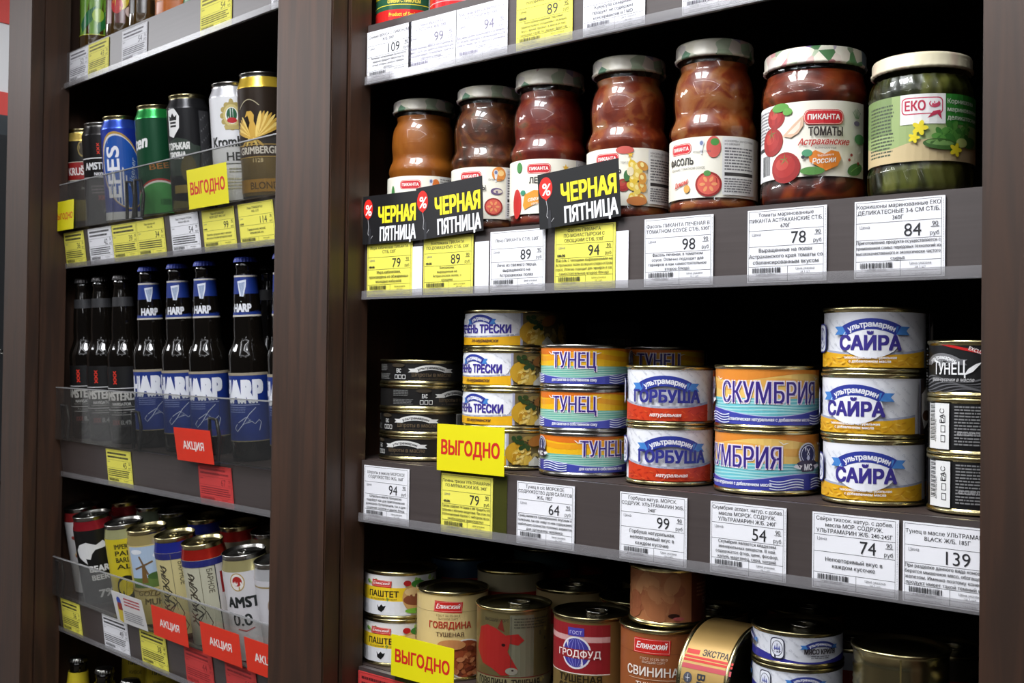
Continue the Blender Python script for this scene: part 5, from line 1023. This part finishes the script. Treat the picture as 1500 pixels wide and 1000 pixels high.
for a in (('white can with a colourful figure, first from the far wall', -.9300, .0640, e1, (206, 204, 204), (170, 50, 50), TIN, 0, None), ('black can with a white animal and a red neck', -.8440, .0430, e2, (24, 24, 24), (170, 40, 50), TIN, -6, None),
          ('yellow can with dark block lettering', -.7250, .0440, e3, (210, 192, 44), (206, 206, 150), TIN, -6, None), ('cream can with a windmill and a gold lid', -.6450, .0440, e4, (206, 188, 122), (206, 186, 120), GOLD, -4, GOLD),
          ('cream can with a blue neck and a gold lid', -.5540, .0440, efx(0), (206, 194, 140), (50, 60, 170), GOLD, -2, GOLD), ('pale cream can with a red neck and a gold lid', -.4700, .0440, efx(1), (196, 194, 170), (190, 44, 34), GOLD, 0, GOLD),
          ('white can with a red badge and a silver lid', -.3540, .0440, e7, (212, 210, 212), (196, 186, 130), TIN, 0, None), ('white can half hidden by the middle pillar', -.2700, .0440, e8, (206, 204, 208), (220, 220, 222), TIN, 0, None)):
    beer_can(a[0], a[1], a[2], ZE, .0332, HE, a[3], a[4], a[5], a[7], a[6], GE, a[8], rough=.35, metal=.1, ni=.0028, up={e2: 6, e3: 14, e4: 20, e7: 28, e8: 18}.get(a[3], 0))
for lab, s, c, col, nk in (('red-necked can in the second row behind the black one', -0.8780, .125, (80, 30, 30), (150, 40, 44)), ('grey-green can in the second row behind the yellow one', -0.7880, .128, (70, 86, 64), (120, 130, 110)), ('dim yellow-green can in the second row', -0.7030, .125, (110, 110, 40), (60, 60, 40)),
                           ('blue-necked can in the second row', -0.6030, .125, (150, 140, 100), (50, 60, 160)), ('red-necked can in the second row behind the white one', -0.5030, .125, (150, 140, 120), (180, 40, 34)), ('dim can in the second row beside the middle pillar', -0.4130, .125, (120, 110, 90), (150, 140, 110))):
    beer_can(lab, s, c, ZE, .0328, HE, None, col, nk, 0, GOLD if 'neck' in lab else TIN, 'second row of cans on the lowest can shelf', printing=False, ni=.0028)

# ================================================================== BOTTLES
DGL = mat((16, 13, 10), .06, 0, .6, name='dark_bottle_glass')
def crown_cap(r, h, m):
    b = MB(); b.lathe([(r + .0010, 0), (r + .0006, .002), (r, h - .0015), (r - .0015, h), (.0001, h + .0003)], 84, 0, ripple=lambda a, z: .0007 * math.sin(a * 21) if z < .003 else 0)
    return b.mesh('crown_cap', [m])
def bottle(label, s, c, z, prof, H, capm, arts, deg, group, rcap=.0150):
    inc = INC['B'] if z > -.6 else 0
    c += H * .45 * math.sin(inc); t = thing('beer_bottle', label, 'bottle', at('L', s, c, z), turned('L', s, c, deg), group); lean(t, 'L', c, inc, turned('L', s, c, deg))
    b = MB(); b.lathe([(.0001, .002)] + prof, 56, 0); link('bottle_glass', b.mesh('bottle_glass', [DGL]), t)
    link('crown_cap', crown_cap(rcap, .0075, capm), t, (0, 0, H - .0078)); t.scale = (1, 1, .288 / .3 if H > .29 else .985)
    for nm, z0, r0, r1, h, col, art, key in arts:
        k = (key, nm)
        if k not in _tins:
            l = MB(); l.lathe([(r0 + .0003, 0), (r1 + .0003, h)], 48, 0); A = Art(); art(A)
            _tins[k] = (l.mesh(nm, [mat(col, .4)]), A.build('print', lambda y: (r0 + (r1 - r0) * y / (h * 1000)) * 1000 + .4, rough=.4))
        lo = link(nm, _tins[k][0], t, (0, 0, z0)); link('print', _tins[k][1], lo)
    return t
RB = .0290
def pb(H, r, sh, nb):
    return [(r - .004, 0), (r - .001, .002), (r, .006), (r, sh), (r - .0008, sh + .006), (r - .0030, sh + .013), (r - .0062, sh + .021), (r - .0085, sh + .030), (nb, sh + .046), (nb - .002, H - .060), (.0142, H - .026), (.0132, H - .018), (.0142, H - .016), (.0142, H - .011), (.0134, H - .010), (.0134, H - .002), (.0001, H - .002)]
SV = (196, 190, 176)
def harpn(A):
    A.rects([(-90, 0, 90, 2.6), (-90, 58, 90, 60.5)], SV); A.poly([(-8, 52), (8, 54), (7, 44), (1.5, 24), (-1, 21), (-4, 34)], (206, 212, 222)); A.poly([(-5.4, 49), (5.6, 50.5), (4.6, 43), (.6, 28), (-2, 36)], (130, 146, 176))
    for k in range(4): A.line([(-3 + k * 2.2, 49), (-1 + k * 1.2, 30 + k * 2)], .35, (206, 212, 222))
    A.text('HARP', 0, 7, 12, (214, 216, 222), w=27, bold=.05)
def harpb(A):
    A.rects([(-95, 97, 95, 101)], (150, 140, 120)); A.rects([(-95, 0, 95, 1.6)], (130, 120, 90)); A.text('HARP', -5, 58, 33, (222, 224, 230), w=66, bold=.06)
    for x in (-26, -23.4): A.line([(x, 60), (x + .4, 88)], .6, (20, 40, 110))
    A.rects([(-24, 53.5, 24, 54.5)], (150, 160, 200)); A.grey(-24, 6, 42, 52, 3, (110, 124, 176)); A.line([(-10, 26), (-14, 20), (-10, 15), (-2, 24), (8, 40), (18, 50)], 1.0, (190, 200, 220)); A.line([(-8, 28), (4, 36), (10, 32), (0, 26), (12, 30), (16, 26), (22, 32), (25, 28), (22, 16)], 1.0, (190, 200, 220))
def amn(A): A.rects([(-8, 20 - k * 4, -5.4, 22.5 - k * 4) for k in range(3)], (170, 60, 50)); A.text('AMSTERDAM', 2, 4, 3.4, (190, 190, 190), w=26, bold=.03); A.text('Navigator', 0, 0, 2.2, (150, 150, 150), w=12)
def amb(A):
    for k in range(3): A.text('X', -9, 72 + k * 7.5, 6.6, (206, 54, 40), bold=.06)
    A.rects([(-90, 64, 90, 65.4), (-90, 28, 90, 29.2)], (206, 206, 206)); A.text('AMSTERDAM', 4, 45, 14, (214, 212, 210), w=78, bold=.05); A.text('NAVIGATOR', 0, 36, 5, (206, 206, 206), w=32, bold=.04); A.rects([(-20, 33, 24, 33.8), (-20, 20, 26, 21)], (180, 180, 180)); A.text('Premium', -2, 23, 3.4, (170, 170, 170), w=20); A.text('8.4%', 8, 4, 8, (150, 150, 150), w=18, bold=.03); A.text('XXX', -10, 4, 8, (130, 60, 56), w=14, bold=.03)
BLB = (24, 48, 122)
HA = [('neck_label', .2120, .0196, .0158, .0610, BLB, harpn, 'h'), ('body_label', .0290, RB, RB, .1010, BLB, harpb, 'h')]
PH = pb(.3000, RB, .150, .0205)
CAPB = mat((64, 84, 200), .4, 0, name='blue_cap'); CAPD = mat((60, 58, 58), .3, .6, name='grey_cap')
G2 = 'blue-labelled beer bottles'; ZH = -.1518
for s, d, lab in ((-.6640, -2, 'blue-labelled bottle next to the black bottles'), (-.5690, -16, 'second blue-labelled bottle from the black bottles'), (-.4850, -20, 'third blue-labelled bottle, before the gap'), (-.3700, -22, 'blue-labelled bottle standing alone after the gap'), (-.2690, -20, 'blue-labelled bottle mostly hidden by the middle pillar')):
    bottle(lab, s, .0425, ZH, PH, .3000, CAPB, HA, d, G2)
AMB = [('neck_label', .1960, .0190, .0165, .0500, (50, 50, 52), amn, 'a'), ('body_label', .0290, .0290, .0290, .1010, (20, 20, 20), amb, 'a')]
PA = pb(.2830, .0290, .146, .0205)
for s, d, lab in ((-.9050, -14, 'black bottle at the far end of the bottle shelf'), (-.8360, -12, 'middle one of the three black bottles'), (-.7560, -20, 'black bottle next to the blue-labelled bottles')):
    bottle(lab, s, .0425, ZH, PA, .2830, CAPD, AMB, d, 'black-labelled beer bottles', rcap=.0145)
for s, lab in ((-.700, 'dark bottle in the second row between black and blue ones'), (-.610, 'dark bottle in the second row behind the blue-labelled ones'), (-.42, 'dark bottle in the second row seen through the gap')):
    bottle(lab, s, .115, ZH, PA, .2830, CAPD, AMB, 60, 'second row of dark bottles', rcap=.0145)
YA = [('neck_foil', .170, .0215, .0165, .0550, (206, 186, 46), lambda A: A.text('ПИВО', -10, 22, 6, (40, 40, 30), w=16), 'y'), ('body_label', .03, .0290, .0290, .08, (206, 186, 46), lambda A: A.text('ЖИВОЕ', -6, 30, 14, (40, 40, 30), w=50), 'y')]
PY = pb(.2500, .0290, .120, .0225)
for s, c, lab in ((-.9180, .0420, 'yellow-necked bottle at the far end below the lowest can shelf'), (-.8180, .0440, 'second yellow-necked bottle from the far end below the lowest can shelf'), (-.7230, .0440, 'yellow-necked bottle third from the far end below the lowest can shelf')):
    bottle(lab, s, c, -.7795, PY, .2500, TIN, YA, -6, 'yellow-necked bottles of the bottom shelf')
for s, c, lab in ((-.8750, .140, 'yellow can with dark lettering behind the yellow-necked bottles'), (-.7850, .140, 'second yellow can behind the yellow-necked bottles')):
    beer_can(lab, s, c, -.7795, .0345, .290, lambda A: (A.text('ПИВО', 0, 232, 9, (50, 50, 30), w=26, bold=.03), A.text('ЖИВОЕ', 0, 216, 6, (60, 60, 30), w=24)), (190, 172, 50), (90, 90, 40), -20, TIN, 'tall yellow cans of the bottom shelf')
# juice bottles on the uppermost beer-bay shelf
CL = mat((70, 50, 20), .08, 0, .6, name='amber_drink')
def drink(label, s, r, h, col, art, body=CL, name='drink_bottle', H=.24):
    t = thing(name, label, 'bottle', at('L', s, .012 + r, .5203), turned('L', s, .012 + r, 0), 'drinks on the uppermost beer-bay shelf')
    b = MB(); b.lathe([(.0001, .003), (r - .005, .0005), (r - .001, .004), (r, .010), (r, .150), (r - .004, .168), (.016, .195), (.0135, .205), (.0135, H - .004), (.0001, H - .004)], 48, 0, ripple=lambda a, z: .0006 * math.sin(a * 8) if z < .02 else 0); link('bottle_body', b.mesh('bottle_body', [body]), t)
    link('screw_cap', crown_cap(.0150, .016, mat((40, 120, 60), .4)), t, (0, 0, H - .016))
    l = MB(); sleeve(l, r + .0003, .028, .028 + h, -180, 180); lo = link('wrap_label', l.mesh('wrap_label', [mat(col, .25)]), t); A = Art(); art(A); link('print', A.build('print', r * 1000 + .4, rough=.25), lo, (0, 0, .028))
drink('bottle with a leafy green label at the far end of the uppermost shelf', -.8850, .0300, .09, (110, 160, 50), lambda A: (A.poly([(-30, 4), (-10, 24), (-4, 50), (-20, 40), (-34, 20)], (30, 110, 60)), A.poly([(0, 2), (30, 30), (34, 60), (10, 40), (-2, 16)], (40, 120, 60)), A.ell(0, 34, 10, 12, (160, 196, 60)), A.rects([(-94, 0, 94, 1.4)], (190, 196, 60))))
drink('bottle with a yellow apple label second on the uppermost shelf', -.7830, .0290, .09, (90, 36, 30), lambda A: (A.ell(-6, 42, 14, 20, (216, 190, 50)), A.ell(-12, 30, 10, 14, (190, 50, 50)), A.ell(12, 20, 10, 10, (226, 200, 190)), A.rect(20, 0, 24, 90, (190, 170, 110))))
drink('dark bottle third on the uppermost shelf', -.6980, .0250, .09, (44, 34, 18), lambda A: A.grey(-20, 20, 20, 60, 4, (90, 76, 40)))
def chips(A): A.rect(-110, 0, 110, 150, (206, 116, 34)); A.poly([(-4, 60), (24, 20), (34, 30), (16, 70)], (190, 40, 40)); A.ell(6, 16, 12, 7, (226, 150, 70)); A.ell(-14, 30, 9, 24, (170, 80, 20)); A.grey(-30, -12, 4, 60, 10, (110, 60, 20)); A.rect(30, 0, 34, 150, (226, 200, 180))
drink('orange and red snack tube on the uppermost shelf', -.6050, .0350, .13, (206, 116, 34), chips, body=mat((180, 96, 30), .3), name='snack_tube')
drink('green pack next to the snack tube on the uppermost shelf', -.5150, .0330, .13, (50, 140, 60), lambda A: (A.rect(10, 0, 16, 130, (196, 214, 200)), A.ell(-6, 40, 12, 20, (30, 100, 46))), body=mat((40, 110, 50), .3), name='snack_tube')
